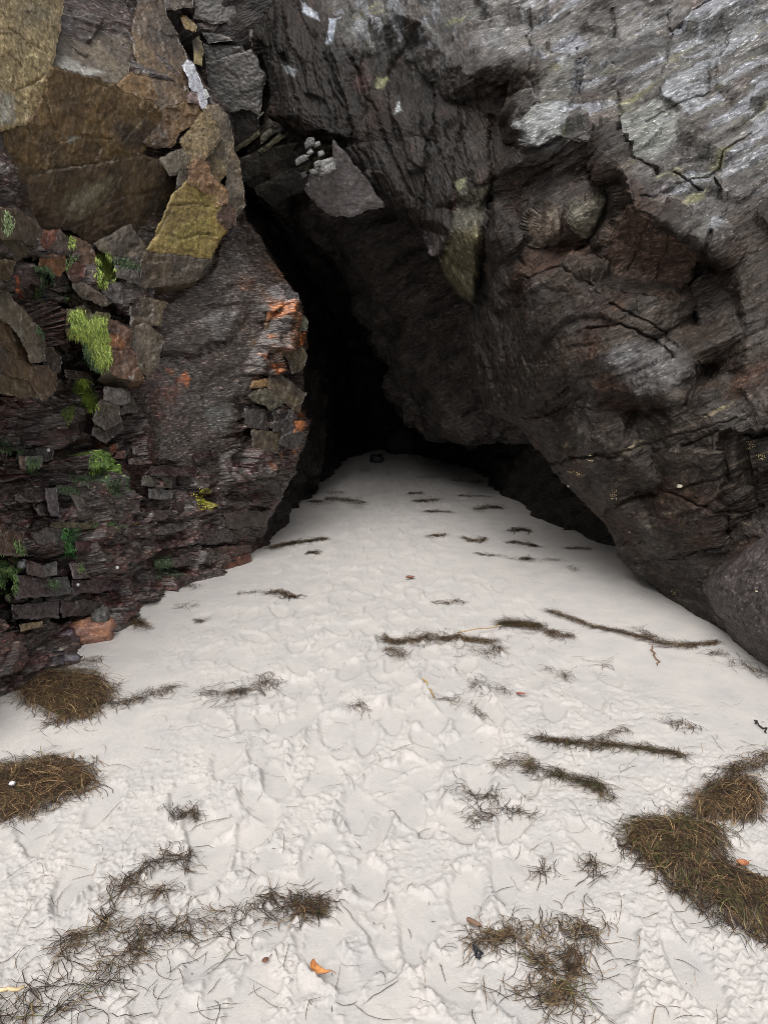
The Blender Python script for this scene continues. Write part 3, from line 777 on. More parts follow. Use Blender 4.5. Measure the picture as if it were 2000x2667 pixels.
def hull_l(P, C, R):
    c = P[:, :1]
    k1 = c + np.array([-1.6, 0.3, 0.0]); k2 = c.copy(); k2[..., 0] = -7.5; k2[..., 1] = 9; k3 = k2.copy(); k3[..., 1] = 17
    P = np.concatenate([k3, k2, k1, P], 1)
    C = np.concatenate([C[:, :1]] * 3 + [C], 1); R = np.concatenate([R[:, :1]] * 3 + [R], 1)
    t = P[:1]
    a1 = t + np.array([0, 1.2, 0.8]); a2 = t.copy(); a2[..., 2] = 7.2; a2[..., 1] = np.maximum(t[..., 1] + 3, 11); a3 = a2.copy(); a3[..., 1] = 17; a4 = a3.copy(); a4[..., 2] = -0.5
    P = np.concatenate([a4, a3, a2, a1, P], 0)
    C = np.concatenate([C[:1]] * 4 + [C], 0); R = np.concatenate([R[:1]] * 4 + [R], 0)
    return P, C, R
facets_l = [
    dict(poly=[(-400, -500), (420, -500), (475, 120), (600, 400), (620, 560), (540, 720), (430, 790), (340, 760), (230, 760), (90, 640), (60, 440), (-400, 330)], off=0.07, amp=0.25),
    dict(poly=[(-350, 380), (0, 330), (60, 470), (100, 620), (90, 740), (0, 760), (-350, 800)], off=-0.25, amp=0.8),      # dark buttress at the left edge
    dict(poly=[(-350, 690), (0, 755), (73, 828), (112, 905), (155, 955), (148, 1010), (105, 1045), (60, 1000), (-350, 950)], off=-0.25, amp=0.5),
    dict(poly=[(110, 740), (180, 730), (300, 800), (330, 860), (190, 950), (120, 950)], off=0.08, amp=0.5),
    dict(poly=Z('C', [(130, 1150), (520, 1170), (560, 1090), (720, 1050), (930, 740), (700, 760), (560, 860), (150, 1000)]), off=-0.06, amp=0.8, w=0.6),
]
lines_l = [(Z('C', [(100, 1190), (250, 1160), (510, 1165), (520, 1100), (600, 1060), (720, 1050)]), 6, 0.05), (Z('C', [(840, 1600), (900, 1660), (880, 1800)]), 10, 0.08)]
splats_l = [
    ((475, 985, 24, 14, 0.2), (0.32, 0.09, 0.03), 0.7, 12), ((484, 985, 8, 28, 0), (0.45, 0.13, 0.03), 0.9, 6, 0.25), ((440, 965, 14, 10, 0), (0.3, 0.09, 0.03), 0.7, 8, 0.25),
    ((450, 1020, 40, 45, 0.3), (0.13, 0.055, 0.035), 0.6, 30, 0.24), ((505, 940, 60, 16, -0.1), (0.095, 0.055, 0.06), 0.6, 12),
    ((575, 1060, 70, 70, 0), (0.085, 0.076, 0.07), 0.6, 50, 0.4), (Z('C', [(520, 1650), (780, 1640), (780, 1900), (600, 1880)]), (0.115, 0.115, 0.105), 0.7, 14, 0.36),
    (Z('C', [(560, 860), (700, 760), (900, 780), (820, 960), (640, 1030)]), (0.11, 0.103, 0.098), 0.6, 12, 0.32), (Z('C', [(1140, 560), (1290, 480), (1420, 600), (1380, 720), (1240, 700), (1180, 660)]), (0.18, 0.16, 0.165), 0.6, 14),
    (Z('C', [(1130, 700), (1250, 700), (1240, 800), (1130, 850)]), (0.33, 0.12, 0.045), 0.9, 6), (Z('C', [(1310, 910), (1400, 900), (1440, 1000), (1330, 1100)]), (0.36, 0.12, 0.04), 0.85, 6),
    (Z('C', [(1110, 1270), (1230, 1240), (1220, 1330), (1160, 1370)]), (0.36, 0.13, 0.05), 0.85, 6), (Z('C', [(1440, 1700), (1530, 1660), (1520, 1760), (1460, 1740)]), (0.33, 0.1, 0.035), 0.85, 6),
    (Z('C', [(1410, 1790), (1490, 1800), (1440, 1880), (1390, 1900)]), (0.38, 0.13, 0.05), 0.85, 6), (Z('C', [(1370, 2020), (1395, 2020), (1390, 2080), (1370, 2090)]), (0.4, 0.13, 0.05), 0.9, 5),
    (Z('C', [(1080, 990), (1130, 1010), (1100, 1040)]), (0.36, 0.13, 0.05), 0.85, 5), (Z('C', [(990, 1160), (1090, 1180), (1060, 1220)]), (0.3, 0.1, 0.04), 0.8, 6),
    (Z('C', [(1020, 1430), (1130, 1400), (1150, 1460), (980, 1480)]), (0.27, 0.16, 0.07), 0.7, 6), (Z('C', [(1280, 1800), (1480, 1930), (1400, 2050), (1270, 2000)]), (0.085, 0.075, 0.07), 0.7, 8),
    (Z('d', [(540, 585), (575, 590), (570, 650), (550, 640)]), (0.28, 0.09, 0.03), 0.7, 6),
    (Z('A', [(130, 610), (175, 640), (175, 860), (140, 840)]), (0.30, 0.07, 0.03), 0.8, 5, 0.25), (Z('A', [(0, 1130), (90, 1170), (130, 1260), (60, 1270), (0, 1230)]), (0.40, 0.1, 0.03), 0.8, 6),
    (Z('A', [(450, 740), (590, 730), (590, 930), (480, 920)]), (0.12, 0.035, 0.02), 0.7, 8, 0.22), ((170, 870, 45, 60, 0), (0.05, 0.02, 0.015), 0.7, 20, 0.2),
    ((150, 640, 60, 30, 0), (0.2, 0.09, 0.05), 0.5, 20),
] + FILM
rows_l = np.concatenate([np.linspace(-450, -15, 50), np.arange(-12, 1800, 3.1), np.linspace(1805, 2150, 40)])
cliff_left = sheet('cliff_left', rows_l, [(-500, -350), (2200, -352)], [(y, x) for x, y in L_SIL], 300, ZL, 'b', 2.0, disp_l, col_l, M_SLATE, facets_l, lines_l, splats_l,
                   round_px=80, round_m=0.28, hull=hull_l, curl_in=120)
tag(cliff_left, 'dark wet layered rock wall on the left of the cave mouth', 'cliff', kind='structure')

# ------------------------------------------------------------------ inner rock that hangs behind the cleft
ZI = TPS([(380, -400, 7.75), (500, 0, 7.55), (600, 300, 7.60), (700, 450, 7.75), (640, 480, 7.95), (900, 600, 7.95), (1000, 900, 8.45), (1200, 900, 7.75), (1200, 1130, 8.05), (1060, 1090, 8.55), (1500, 600, 7.75), (1500, 1100, 7.55),
          (1000, 0, 8.35), (1500, -400, 9.35)], 1e-4)
FI = frame((0.87, 0.0, 0.49), (-0.49, 0.2, 0.87))
def disp_i(P, px, py):
    p1, r1 = plates(P, FI, (0.9, 3.5, 1.2), 0.10, 0.4)
    p2, r2 = plates(P, FI, (2.5, 14, 4), 0.03, 0.4)
    s = fbm((P @ FI) * np.array([3, 30, 8]), 3)
    return p1 + p2 + 0.006 * s + 0.16 * fbm(P * 1.3, 3) + 0.015 * fbm(P * 12, 3, ridged=True), dict(r=r1, r2=r2, s=s)
def col_i(P, px, py, a):
    C = grey(0.040, 0.034, 0.030) * (0.7 + 0.5 * a['r2'][..., 1] + 0.3 * a['s'])[..., None]
    up = 1 - smooth(400, 560, py)
    st = smooth(0.72, 0.9, a['r2'][..., 2]) * up * smooth(240, 330, py)
    C = lerp(C, grey(0.16, 0.145, 0.10), (0.6 * st)[..., None])
    return C, 0.6 + 0 * px
splats_i = [
    (Z('D', [(415, 150), (560, 180), (720, 260), (820, 300), (840, 400), (720, 340), (440, 240)]), (0.15, 0.125, 0.115), 0.8, 6),
    (Z('D', [(715, 255), (770, 250), (820, 295), (740, 300)]), (0.3, 0.2, 0.13), 0.9, 4), (Z('D', [(460, 350), (600, 350), (720, 320), (720, 350), (580, 385), (470, 365)]), (0.2, 0.18, 0.165), 0.8, 4),
    (Z('D', [(500, 515), (760, 440), (860, 415), (860, 425), (770, 455), (510, 530)]), (0.15, 0.145, 0.135), 0.8, 3), (Z('D', [(760, 60), (800, 50), (840, 200), (800, 290), (760, 260)]), (0.1, 0.088, 0.07), 0.7, 8),
    (Z('D', [(630, 935), (720, 920), (800, 885), (920, 945), (915, 952), (800, 897), (720, 935)]), (0.17, 0.165, 0.155), 0.7, 3),
    (Z('D', [(840, 400), (885, 398), (880, 420), (840, 420)]), (0.3, 0.26, 0.22), 0.9, 4), (Z('D', [(870, 60), (980, 30), (970, 250), (920, 400), (880, 300)]), (0.095, 0.08, 0.07), 0.6, 10),
]
inner = sheet('cave_roof_rock', np.arange(-400, 1158, 5.0), [(-500, 330), (0, 390), (300, 470), (480, 630), (560, 740), (640, 840), (700, 890), (800, 930), (900, 985), (1000, 1018), (1090, 1060), (1135, 1120), (1160, 1260)],
              [(-500, 1560), (1200, 1561)], 230, ZI, 'a', 3.5, disp_i, col_i, M_ROCK, splats=splats_i, round_px=120, round_m=0.5, curl_in=40)
tag(inner, 'dark inner rock hanging in the shadow behind the cleft', 'rock', kind='structure')

# ------------------------------------------------------------------ the tunnel behind
def tunnel():
    rings = [  # Y, then the outline from the left foot over the roof to the right foot
        (5.2, [(-2.2, -.4), (-2.3, 1.2), (-2.8, 2.6), (-3.4, 4.6), (-1.2, 5.6), (1.5, 4.0), (3.0, 2.0), (3.2, .9), (2.6, -.4)]),
        (5.8, [(-1.35, -.4), (-1.3, 1.2), (-2.2, 2.6), (-3.2, 4.6), (-1.2, 5.6), (1.5, 3.6), (2.7, 1.6), (2.5, .7), (1.86, -.4)]),
        (6.3, [(-1.08, -.4), (-1.05, 1.1), (-1.8, 2.4), (-2.9, 4.3), (-1.2, 5.2), (1.2, 3.3), (2.2, 1.5), (2.15, .7), (1.70, -.4)]),
        (7.2, [(-.93, -.4), (-.95, 1.1), (-1.3, 2.4), (-2.0, 4.0), (-.9, 4.6), (.8, 2.9), (1.75, 1.4), (1.75, .6), (1.46, -.4)]),
        (8.7, [(-.90, -.4), (-.8, 1.1), (-1.0, 2.2), (-1.4, 3.4), (-.6, 3.6), (.6, 2.4), (1.4, 1.2), (1.5, .6), (1.34, -.4)]),
        (10.2, [(-.78, -.4), (-.75, 1.0), (-.8, 1.8), (-.9, 2.5), (-.2, 2.5), (.5, 1.8), (1.0, 1.0), (1.35, .5), (1.32, -.4)]),
        (12.0, [(-.5, -.4), (-.5, .7), (-.5, 1.2), (-.4, 1.5), (0, 1.5), (.3, 1.2), (.5, .8), (.6, .4), (.6, -.4)]),
        (12.7, [(.0, -.4), (.0, -.3), (.0, -.3), (.0, -.3), (0, -.3), (.0, -.3), (.0, -.3), (.0, -.3), (.0, -.4)])]
    Ys = np.array([r[0] for r in rings]); Q = np.array([r[1] for r in rings])
    yy = np.linspace(5.2, 12.7, 190)
    t = np.linspace(0, 8, 210)
    X = np.array([np.interp(t, np.arange(9), np.array([np.interp(y, Ys, Q[:, k, 0]) for k in range(9)])) for y in yy])
    Zz = np.array([np.interp(t, np.arange(9), np.array([np.interp(y, Ys, Q[:, k, 1]) for k in range(9)])) for y in yy])
    P = np.stack([X, np.repeat(yy[:, None], 210, 1), Zz], -1)
    P[..., 1] += np.clip(7.6 - P[..., 1], 0, 3) * smooth(1.0, 2.6, P[..., 2])
    P = box_blur(P, 5)
    ctr = P.mean(1, keepdims=True)
    Nn = gridnormals(P); s = np.sign(((ctr - P) * Nn).sum(-1, keepdims=True)); Nn = Nn * s
    p1, r1 = plates(P, FI, (1.1, 2.2, 1.2), 0.09, 0.5)
    p2, r2 = plates(P, FI, (4, 12, 5), 0.025)
    d = p1 + p2 + 0.14 * fbm(P * 1.2, 3) + 0.02 * fbm(P * 10, 3, ridged=True)
    P = P + Nn * d[..., None]
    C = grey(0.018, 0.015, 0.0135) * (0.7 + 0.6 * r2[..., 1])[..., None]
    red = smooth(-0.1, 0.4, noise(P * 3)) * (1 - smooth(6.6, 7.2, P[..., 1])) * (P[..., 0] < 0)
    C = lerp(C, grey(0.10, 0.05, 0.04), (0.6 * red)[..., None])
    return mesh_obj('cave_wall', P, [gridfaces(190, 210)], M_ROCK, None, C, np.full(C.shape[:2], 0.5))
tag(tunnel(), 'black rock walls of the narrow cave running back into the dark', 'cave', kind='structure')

# ------------------------------------------------------------------ sand
def half(y): return np.minimum(0.555 * (0.978 * np.maximum(y, 0.4) + 0.34) + 0.05, 2.5)
def sand_rows():
    py = np.concatenate([np.arange(2800, 1160, -3.3)])
    y = ground(np.full(py.shape, 1000.0), py)[:, 1]
    y = y[y < 13.2]
    return np.concatenate([[-300, -60, -20, -8, -3, -1, 0, 0.5, 0.85], y[y > 0.9], [14, 18, 40]])
SY = sand_rows()
SU = np.concatenate([[-200, -30, -8, -3, -2, -1.4], np.linspace(-1.1, 1.1, 640), [1.4, 2, 3, 8, 30, 200]])
SX = SU[None] * half(SY)[:, None]
SYY = np.repeat(SY[:, None], len(SU), 1)

def trod(x, y):                 # the trampled strip up the middle
    c = 0.02 + 0.10 * np.sin(y * 0.9)
    w = np.interp(y, [0, 1.5, 3, 5, 8, 12], [1.55, 1.35, 1.0, 0.85, 0.75, 0.55])
    n = noise(np.stack([x * 1.1, y * 0.9, 0 * x + 7], -1)) * 0.45
    return 1 - smooth(w - 0.25, w + 0.3, np.abs(x - c) + n)

def sand_height():
    x, y = SX, SYY
    p = np.stack([x, y, 0 * x], -1)
    T = trod(x, y)
    h = 0.035 * fbm(p * 0.7, 2) + 0.006 * fbm(p * 3, 3)
    # the sand banks up a little against the left wall
    h = h + 0.03 * smooth(0.9, 1.7, -x - 0.05 * y) * smooth(1.5, 3.0, y)
    pr = np.random.default_rng(5)
    H = np.zeros_like(h); RM = np.zeros_like(h); SM = np.zeros_like(h)
    for k in range(680):
        yy = 0.95 + 11 * pr.random() ** 1.7
        w = np.interp(yy, [0, 1.5, 3, 5, 8, 12], [1.5, 1.25, 0.95, 0.8, 0.65, 0.4])
        xx = pr.normal(0, 0.55) * w
        a = pr.normal(0, 0.4) + (math.pi if pr.random() < 0.4 else 0)
        r0, r1 = np.searchsorted(SY, yy - 0.3), np.searchsorted(SY, yy + 0.3)
        if r1 - r0 < 2: continue
        X, Y = x[r0:r1], y[r0:r1]
        sel = np.abs(X - xx) < 0.3
        dx, dy = X[sel] - xx, Y[sel] - yy
        ca, sa = math.cos(a), math.sin(a)
        u = dx * ca + dy * sa; v = -dx * sa + dy * ca       # v along the foot
        p3 = np.stack([X[sel] * 14, Y[sel] * 14, 0 * dx + 3.1 * k], -1)
        nzz = 0.13 * noise(p3) + 0.07 * noise(p3 * 3)
        wd = 0.046 + 0.009 * np.cos((v / 0.13) * 2.2 - 0.8)
        q = np.sqrt((u / wd) ** 2 + (np.abs(v) / 0.128) ** 2.6) + nzz
        dep = 0.004 + 0.012 * pr.random() ** 1.2
        dep *= np.interp(yy, [3, 6], [1, .6])
        side = 0.5 + 0.5 * np.sin(np.arctan2(u, v) + 6.28 * pr.random())
        ins = 1 - smooth(0.82, 1.02 + 0.35 * (1 - side), q)
        rim = np.exp(-((q - 1.25) / 0.2) ** 2) * side
        loc = H[r0:r1]
        val = loc[sel]
        val = val * (1 - 0.85 * ins) - dep * (0.7 + 0.3 * smooth(-0.1, 0.1, -v)) * ins + 0.45 * dep * rim
        loc[sel] = val
        rl_ = RM[r0:r1]; vv_ = rl_[sel]; rl_[sel] = vv_ * (1 - .95 * ins) + rim * (.5 + dep * 40); sl_ = SM[r0:r1]; sv_ = sl_[sel]; sl_[sel] = np.maximum(sv_ * (1 - .6 * rim), ins)
    clod = fbm(p * 7, 5, 0.6)
    brk = voro(p * np.array([11, 11, 1]) + 0.5 * np.stack([noise(p * 20), noise(p * 20 + 9), 0 * x], -1))[2]
    rough = T * (1 - 0.92 * np.clip(SM, 0, 1))
    rough = rough * (0.45 + 0.55 * smooth(-.25, .25, noise(p * 3.3 + 6)))
    RM = np.clip(RM, 0, 1) * (.25 + .75 * T)
    gran = .010 * np.maximum(noise(p * 26), -.1) + .014 * np.maximum(noise(p * 52 + 5), 0) + .010 * np.maximum(noise(p * 95), 0)
    h = h + H * (0.2 + 0.8 * T) + rough * (0.010 * clod + 0.004 * (brk[..., 0] - 0.5) + gran) + 0.7 * RM * gran
    cr = np.maximum(noise(p * 48) - 0.3, 0) * smooth(0.0, 0.5, fbm(p * 1.7 + 5, 2) + 0.3 * T) * (1 - SM)
    h = h + 0.010 * cr + 0.0006 * noise(p * 90)
    far = smooth(1.15, 2.0, np.abs(SU))[None]
    h = h * (1 - far) * smooth(0.3, 0.9, y)
    return h
SH = sand_height()
sand = mesh_obj('sand', np.stack([SX, SYY, SH], -1), [gridfaces(*SX.shape)], M_SAND)
tag(sand, 'white trampled beach sand running into the cave', 'sand', kind='structure')

def sand_z(x, y):
    x = np.asarray(x, float); y = np.asarray(y, float)
    i = np.clip(np.searchsorted(SY, y) - 1, 0, len(SY) - 2)
    fy = np.clip((y - SY[i]) / (SY[i + 1] - SY[i]), 0, 1)
    u = x / half(y)
    j = np.clip(np.searchsorted(SU, u) - 1, 0, len(SU) - 2)
    fx = np.clip((u - SU[j]) / (SU[j + 1] - SU[j]), 0, 1)
    return (SH[i, j] * (1 - fx) + SH[i, j + 1] * fx) * (1 - fy) + (SH[i + 1, j] * (1 - fx) + SH[i + 1, j + 1] * fx) * fy
# ------------------------------------------------------------------ single blocks of rock, traced in the photograph and set at their own distance
ZBUF = {}
def zadd(P):
    P = np.asarray(P).reshape(-1, 3)
    x, y = pix(P)
    m = (x > -60) & (x < 2060) & (y > -40) & (y < 1800) & (P[:, 1] > 1)
    P, x, y = P[m], x[m], y[m]
    ZBUF.setdefault('l', []).append((x, y, P))
def zbuild(cell=5.0):
    x = np.concatenate([a[0] for a in ZBUF['l']]); y = np.concatenate([a[1] for a in ZBUF['l']]); P = np.concatenate([a[2] for a in ZBUF['l']])
    w = int(2200 / cell)
    k = ((y + 60) // cell).astype(int) * w + ((x + 80) // cell).astype(int)
    o = np.lexsort((P[:, 1], k)); k = k[o]; P = P[o]
    first = np.concatenate([[True], k[1:] != k[:-1]])
    ZBUF['k'] = k[first]; ZBUF['p'] = P[first]; ZBUF['w'] = w; ZBUF['c'] = cell
def surf(px, py):
    k = ((np.asarray(py) + 60) // ZBUF['c']).astype(int) * ZBUF['w'] + ((np.asarray(px) + 80) // ZBUF['c']).astype(int)
    i = np.clip(np.searchsorted(ZBUF['k'], k), 0, len(ZBUF['k']) - 1)
    return ZBUF['p'][i], ZBUF['k'][i] == k
def verts(o):
    a = np.empty(len(o.data.vertices) * 3, np.float32); o.data.vertices.foreach_get('co', a)
    return a.reshape(-1, 3)
zadd(verts(cliff_left)); zadd(verts(cliff_right)); zadd(verts(foot))

SPL_B = [
    (Z('a', [(410, 1290), (480, 1220), (600, 1140), (665, 1130), (640, 1180), (520, 1270), (440, 1310)]), (0.27, 0.25, 0.18), 0.9, 6),
    (Z('a', [(360, 1320), (420, 1180), (660, 1090), (760, 1080), (600, 1300), (480, 1360)]), (0.13, 0.115, 0.075), 0.6, 14),
    (Z('a', [(350, 390), (400, 340), (580, 430), (640, 450), (560, 470), (420, 440)]), (0.30, 0.29, 0.27), 0.8, 10),
    (Z('a', [(700, 780), (900, 740), (960, 800), (860, 920), (740, 880)]), (0.05, 0.035, 0.025), 0.8, 14),
    (Z('a', [(820, 740), (880, 730), (870, 810), (830, 800)]), (0.2, 0.15, 0.09), 0.7, 8),
    (Z('a', [(520, 620), (600, 540), (640, 560), (500, 740)]), (0.07, 0.045, 0.025), 0.6, 14), (Z('a', [(620, 640), (720, 560), (720, 620), (560, 760)]), (0.07, 0.045, 0.025), 0.6, 14),
    (Z('a', [(0, 560), (90, 600), (100, 760), (0, 780)]), (0.24, 0.24, 0.22), 0.7, 14), (Z('a', [(410, 850), (450, 830), (500, 850), (430, 900)]), (0.2, 0.19, 0.16), 0.8, 6),
    (Z('a', [(120, 300), (330, 220), (270, 520), (140, 560)]), (0.33, 0.27, 0.14), 0.5, 20), (Z('a', [(180, 20), (330, 60), (330, 120), (150, 160)]), (0.2, 0.18, 0.13), 0.5, 20),
    (Z('a', [(1100, 1400), (1300, 1330), (1330, 1420), (1200, 1560), (1050, 1500)]), (0.2, 0.165, 0.05), 0.6, 18), (Z('a', [(1180, 1180), (1330, 1200), (1350, 1290), (1240, 1300)]), (0.22, 0.18, 0.06), 0.6, 12),
    (Z('a', [(1215, 1278), (1232, 1278), (1230, 1288), (1215, 1287)]), (0.02, 0.02, 0.015), 1, 2), (Z('a', [(1270, 1432), (1292, 1430), (1290, 1444), (1272, 1442)]), (0.02, 0.02, 0.015), 1, 2),
    (Z('A', [(1280, 430), (1340, 385), (1410, 395), (1400, 420), (1300, 440)]), (0.28, 0.23, 0.18), 0.9, 4), (Z('A', [(1250, 290), (1380, 265), (1420, 300), (1310, 310)]), (0.06, 0.045, 0.04), 0.8, 5),
    (Z('A', [(1120, 1240), (1200, 1240), (1300, 1330), (1250, 1390), (1115, 1360)]), (0.25, 0.11, 0.05), 0.8, 8), (Z('A', [(1310, 1670), (1380, 1650), (1370, 1690)]), (0.32, 0.33, 0.3), 0.9, 4),
    (Z('A', [(1320, 1740), (1490, 1700), (1440, 1780), (1330, 1790)]), (0.19, 0.10, 0.05), 0.7, 6), (Z('A', [(1180, 1140), (1200, 1130), (1205, 1230), (1180, 1220)]), (0.04, 0.02, 0.02), 0.9, 4),
    (Z('A', [(460, 190), (520, 200), (500, 280), (440, 290)]), (0.12, 0.045, 0.035), 0.8, 6), (Z('A', [(460, 400), (620, 380), (650, 430), (540, 425)]), (0.09, 0.075, 0.08), 0.7, 8),
    (Z('d', [(1180, 765), (1360, 770), (1360, 782), (1180, 778)]), (0.16, 0.15, 0.09), 0.8, 3),
] + FILM
LINES_B = [(Z('a', q), 2.2, 0.018) for q in ([(270, 600), (340, 800)], [(180, 1080), (560, 1010), (860, 960), (960, 930)], [(760, 870), (960, 640)], [(640, 1260), (800, 1200), (1010, 1180)], [(580, 1330), (700, 1180), (760, 1080)],
    [(440, 1400), (640, 1330), (900, 1190)], [(1060, 1270), (1200, 1260), (1350, 1290)], [(940, 1500), (1000, 1400), (1060, 1290)], [(430, 560), (520, 760), (500, 900)], [(300, 900), (480, 840), (700, 860)],
    [(560, 230), (700, 260), (790, 300)], [(60, 180), (180, 260), (300, 330)], [(80, 560), (200, 520), (280, 460)], [(1120, 1480), (1240, 1440), (1340, 1460)])]
def block(poly, base, off, col, col2=None, thick=0.35, amp=0.016, rough=0.5, step=3.6, tilt=(0, 0, 0, 0), mat=None, parent=None, name='rock_block', edge=5, edge_m=0.012,
          fr=None, grain=0.0, splats=SPL_B, jit=1.0, z=True, grow=9, stain=0.75):
    poly = np.array(poly, float)
    nA = np.roll(poly, -1, 0); ar = np.sum(poly[:, 0] * nA[:, 1] - nA[:, 0] * poly[:, 1]) / 2
    tn = np.roll(poly, -1, 0) - np.roll(poly, 1, 0); tn /= np.linalg.norm(tn, axis=1)[:, None] + 1e-9
    poly = poly + np.c_[tn[:, 1], -tn[:, 0]] * np.sign(ar) * min(grow, 0.10 * math.sqrt(abs(ar)))
    # resample the outline with a ragged edge
    pts = []
    nxt = np.roll(poly, -1, 0)
    for a, b in zip(poly, nxt):
        n = max(1, int(np.hypot(*(b - a)) / step))
        for k in range(n): pts.append(a + (b - a) * k / n)
    pts = np.array(pts)
    c = pts.mean(0); size = math.sqrt(abs(np.sum(poly[:, 0] * nxt[:, 1] - nxt[:, 0] * poly[:, 1])) / 2)
    q = np.c_[pts * 0.03, np.zeros(len(pts))]
    j = jit * min(1, size / 70)
    pts = pts + np.c_[noise(q) * 7 + noise(q * 4.1) * 3.5, noise(q + 30) * 7 + noise(q * 4.1 + 30) * 3.5] * j
    lo, hi = pts.min(0), pts.max(0)
    gx, gy = np.meshgrid(np.arange(lo[0], hi[0], step), np.arange(lo[1], hi[1], step))
    g = np.c_[gx.ravel(), gy.ravel()] + RNG.uniform(-0.25, 0.25, (gx.size, 2)) * step
    ok = inpoly(g[:, 0], g[:, 1], pts)
    g = g[ok]
    if len(g): g = g[segdist(g[:, 0], g[:, 1], pts, True) > step * 0.6]
    n = len(pts)
    allp = np.vstack([pts, g]) if len(g) else pts
    vv, ee, ff, _, _, _ = delaunay_2d_cdt([Vector(p) for p in allp], [(i, (i + 1) % n) for i in range(n)], [], 1, 1e-4)
    A = np.array([tuple(v) for v in vv]); tri = np.array([f for f in ff if len(f) == 3], np.int32)
    # plane through the block's face
    d0 = base(poly[:, 0], poly[:, 1]) if callable(base) else np.full(len(poly), float(base))
    fx = (poly[:, 0] - lo[0]) / (hi[0] - lo[0] + 1e-6); fy = (poly[:, 1] - lo[1]) / (hi[1] - lo[1] + 1e-6)
    d0 = d0 + off + tilt[0] * (1 - fy) + tilt[1] * fy + tilt[2] * (1 - fx) + tilt[3] * fx
    K = np.linalg.lstsq(np.c_[poly, np.ones(len(poly))], 1 / d0, rcond=None)[0]
    inv = A @ K[:2] + K[2]
    D = 1 / inv
    e = segdist(A[:, 0], A[:, 1], pts, True)
    D = D + edge_m * np.clip(1 - e / edge, 0, 1) ** 2
    D = cracks(D, A[:, 0] + 4 * noise(np.c_[A * .05, 0 * A[:, :1]]), A[:, 1] + 4 * noise(np.c_[A * .05, 0 * A[:, :1] + 7]), LINES_B)
    P = at(A[:, 0], A[:, 1], D)
    f = FL1 if fr is None else fr
    dd = amp * (1.6 * fbm(P * 6 + off * 9, 3) + 0.9 * fbm(P * 28, 3)) + grain * fbm((P @ f) * np.array([6, 90, 20]), 3)
    if amp > 0.006: dd = dd + plates(P, f, (5, 9, 6), amp * 0.9, 0.8)[0]
    vd = ray(A[:, 0], A[:, 1]); vd /= np.linalg.norm(vd, axis=1)[:, None]
    P = P - vd * dd[:, None]
    # outline in order -> flanks
    if len(A) >= n and np.abs(A[:n] - pts).max() < 1e-3:
        ring = np.arange(n)
    else:
        ring = np.array([np.argmin(((A - p) ** 2).sum(1)) for p in pts])
    cen = P.mean(0)
    V = [P]; faces = [tri]; prev = ring; cnt = len(P)
    cpx = A[ring]
    for t in (0.12, 0.4, 1.0):
        Q = P[ring] + vd[ring] * (thick * t) 
        Q = Q + (cen - P[ring]) * (0.10 * t) + (0.012 * fbm(Q * 15, 2))[:, None] * np.array([1, 0, 1])
        V.append(Q); cur = np.arange(cnt, cnt + n); cnt += n
        faces.append(np.stack([prev, np.roll(prev, -1), np.roll(cur, -1), cur], 1)); prev = cur
    V.append((cen + vd.mean(0) * thick)[None]); last = cnt
    faces.append(np.stack([prev, np.roll(prev, -1), np.full(n, last)], 1))
    V = np.vstack(V)
    if callable(base) and base is ZL and size > 60 and name == 'rock_block': col = np.array(col) * .72 + np.array([.115, .085, .055]) * .28
    col = np.array(col); c2 = np.array(col2) if col2 is not None else col * 0.62
    if name != 'quartz_vein' and size < 95 and col.max() < .44: col = col * 0.78; c2 = c2 * 0.7
    w = smooth(-0.35, 0.45, fbm(V * 4.5 + size, 4))
    C = col * (1 - w)[:, None] * 1.1 + c2 * w[:, None]
    C = C * (1 + 0.35 * fbm((V @ f) * np.array([6, 60, 14]), 2))[:, None]
    if callable(base) and base is ZL and size > 60 and name == 'rock_block':
        t1 = smooth(-.25, .25, fbm(V * 1.9 + 2, 4, .6))[:, None]; t2 = smooth(.0, .4, fbm(V * 2.3 + 11, 4, .6))[:, None]
        pal = (np.array([.17, .115, .05]) * t1 + np.array([.085, .06, .036]) * (1 - t1)) * (1 - t2) + np.array([.10, .092, .08]) * t2
        C = C * .66 + pal * .34
    sn = np.clip(smooth(0.0, 0.35, fbm(V * 2.6 + 3.3, 5, .6)) * stain + 0.5 * stain * smooth(0.1, 0.4, fbm(V * 12, 3)), 0, 1)
    C = C * (1 - sn)[:, None] + np.array([0.038, 0.029, 0.023]) * sn[:, None]
    R = np.full(len(V), rough) - 0.1 * sn + 0.12 * noise(V * 8)
    px, py = pix(V)
    C, R = paint(C, R, px, py, V, splats)
    ob = mesh_obj(name, V, faces, mat or M_BLOCK, parent, C, R)
    if z: zadd(P)
    return ob

L = cliff_left
def lb(zoom, pts, off, col, col2=None, **k): return block(Z(zoom, pts), ZL, off * (0.85 if zoom == 'A' else 0.55) if zoom in 'ABCd' else off, col, col2, parent=k.pop('parent', L), **k)
FV = frame((0.25, 0.1, -0.96), (0.95, 0.3, 0.25))
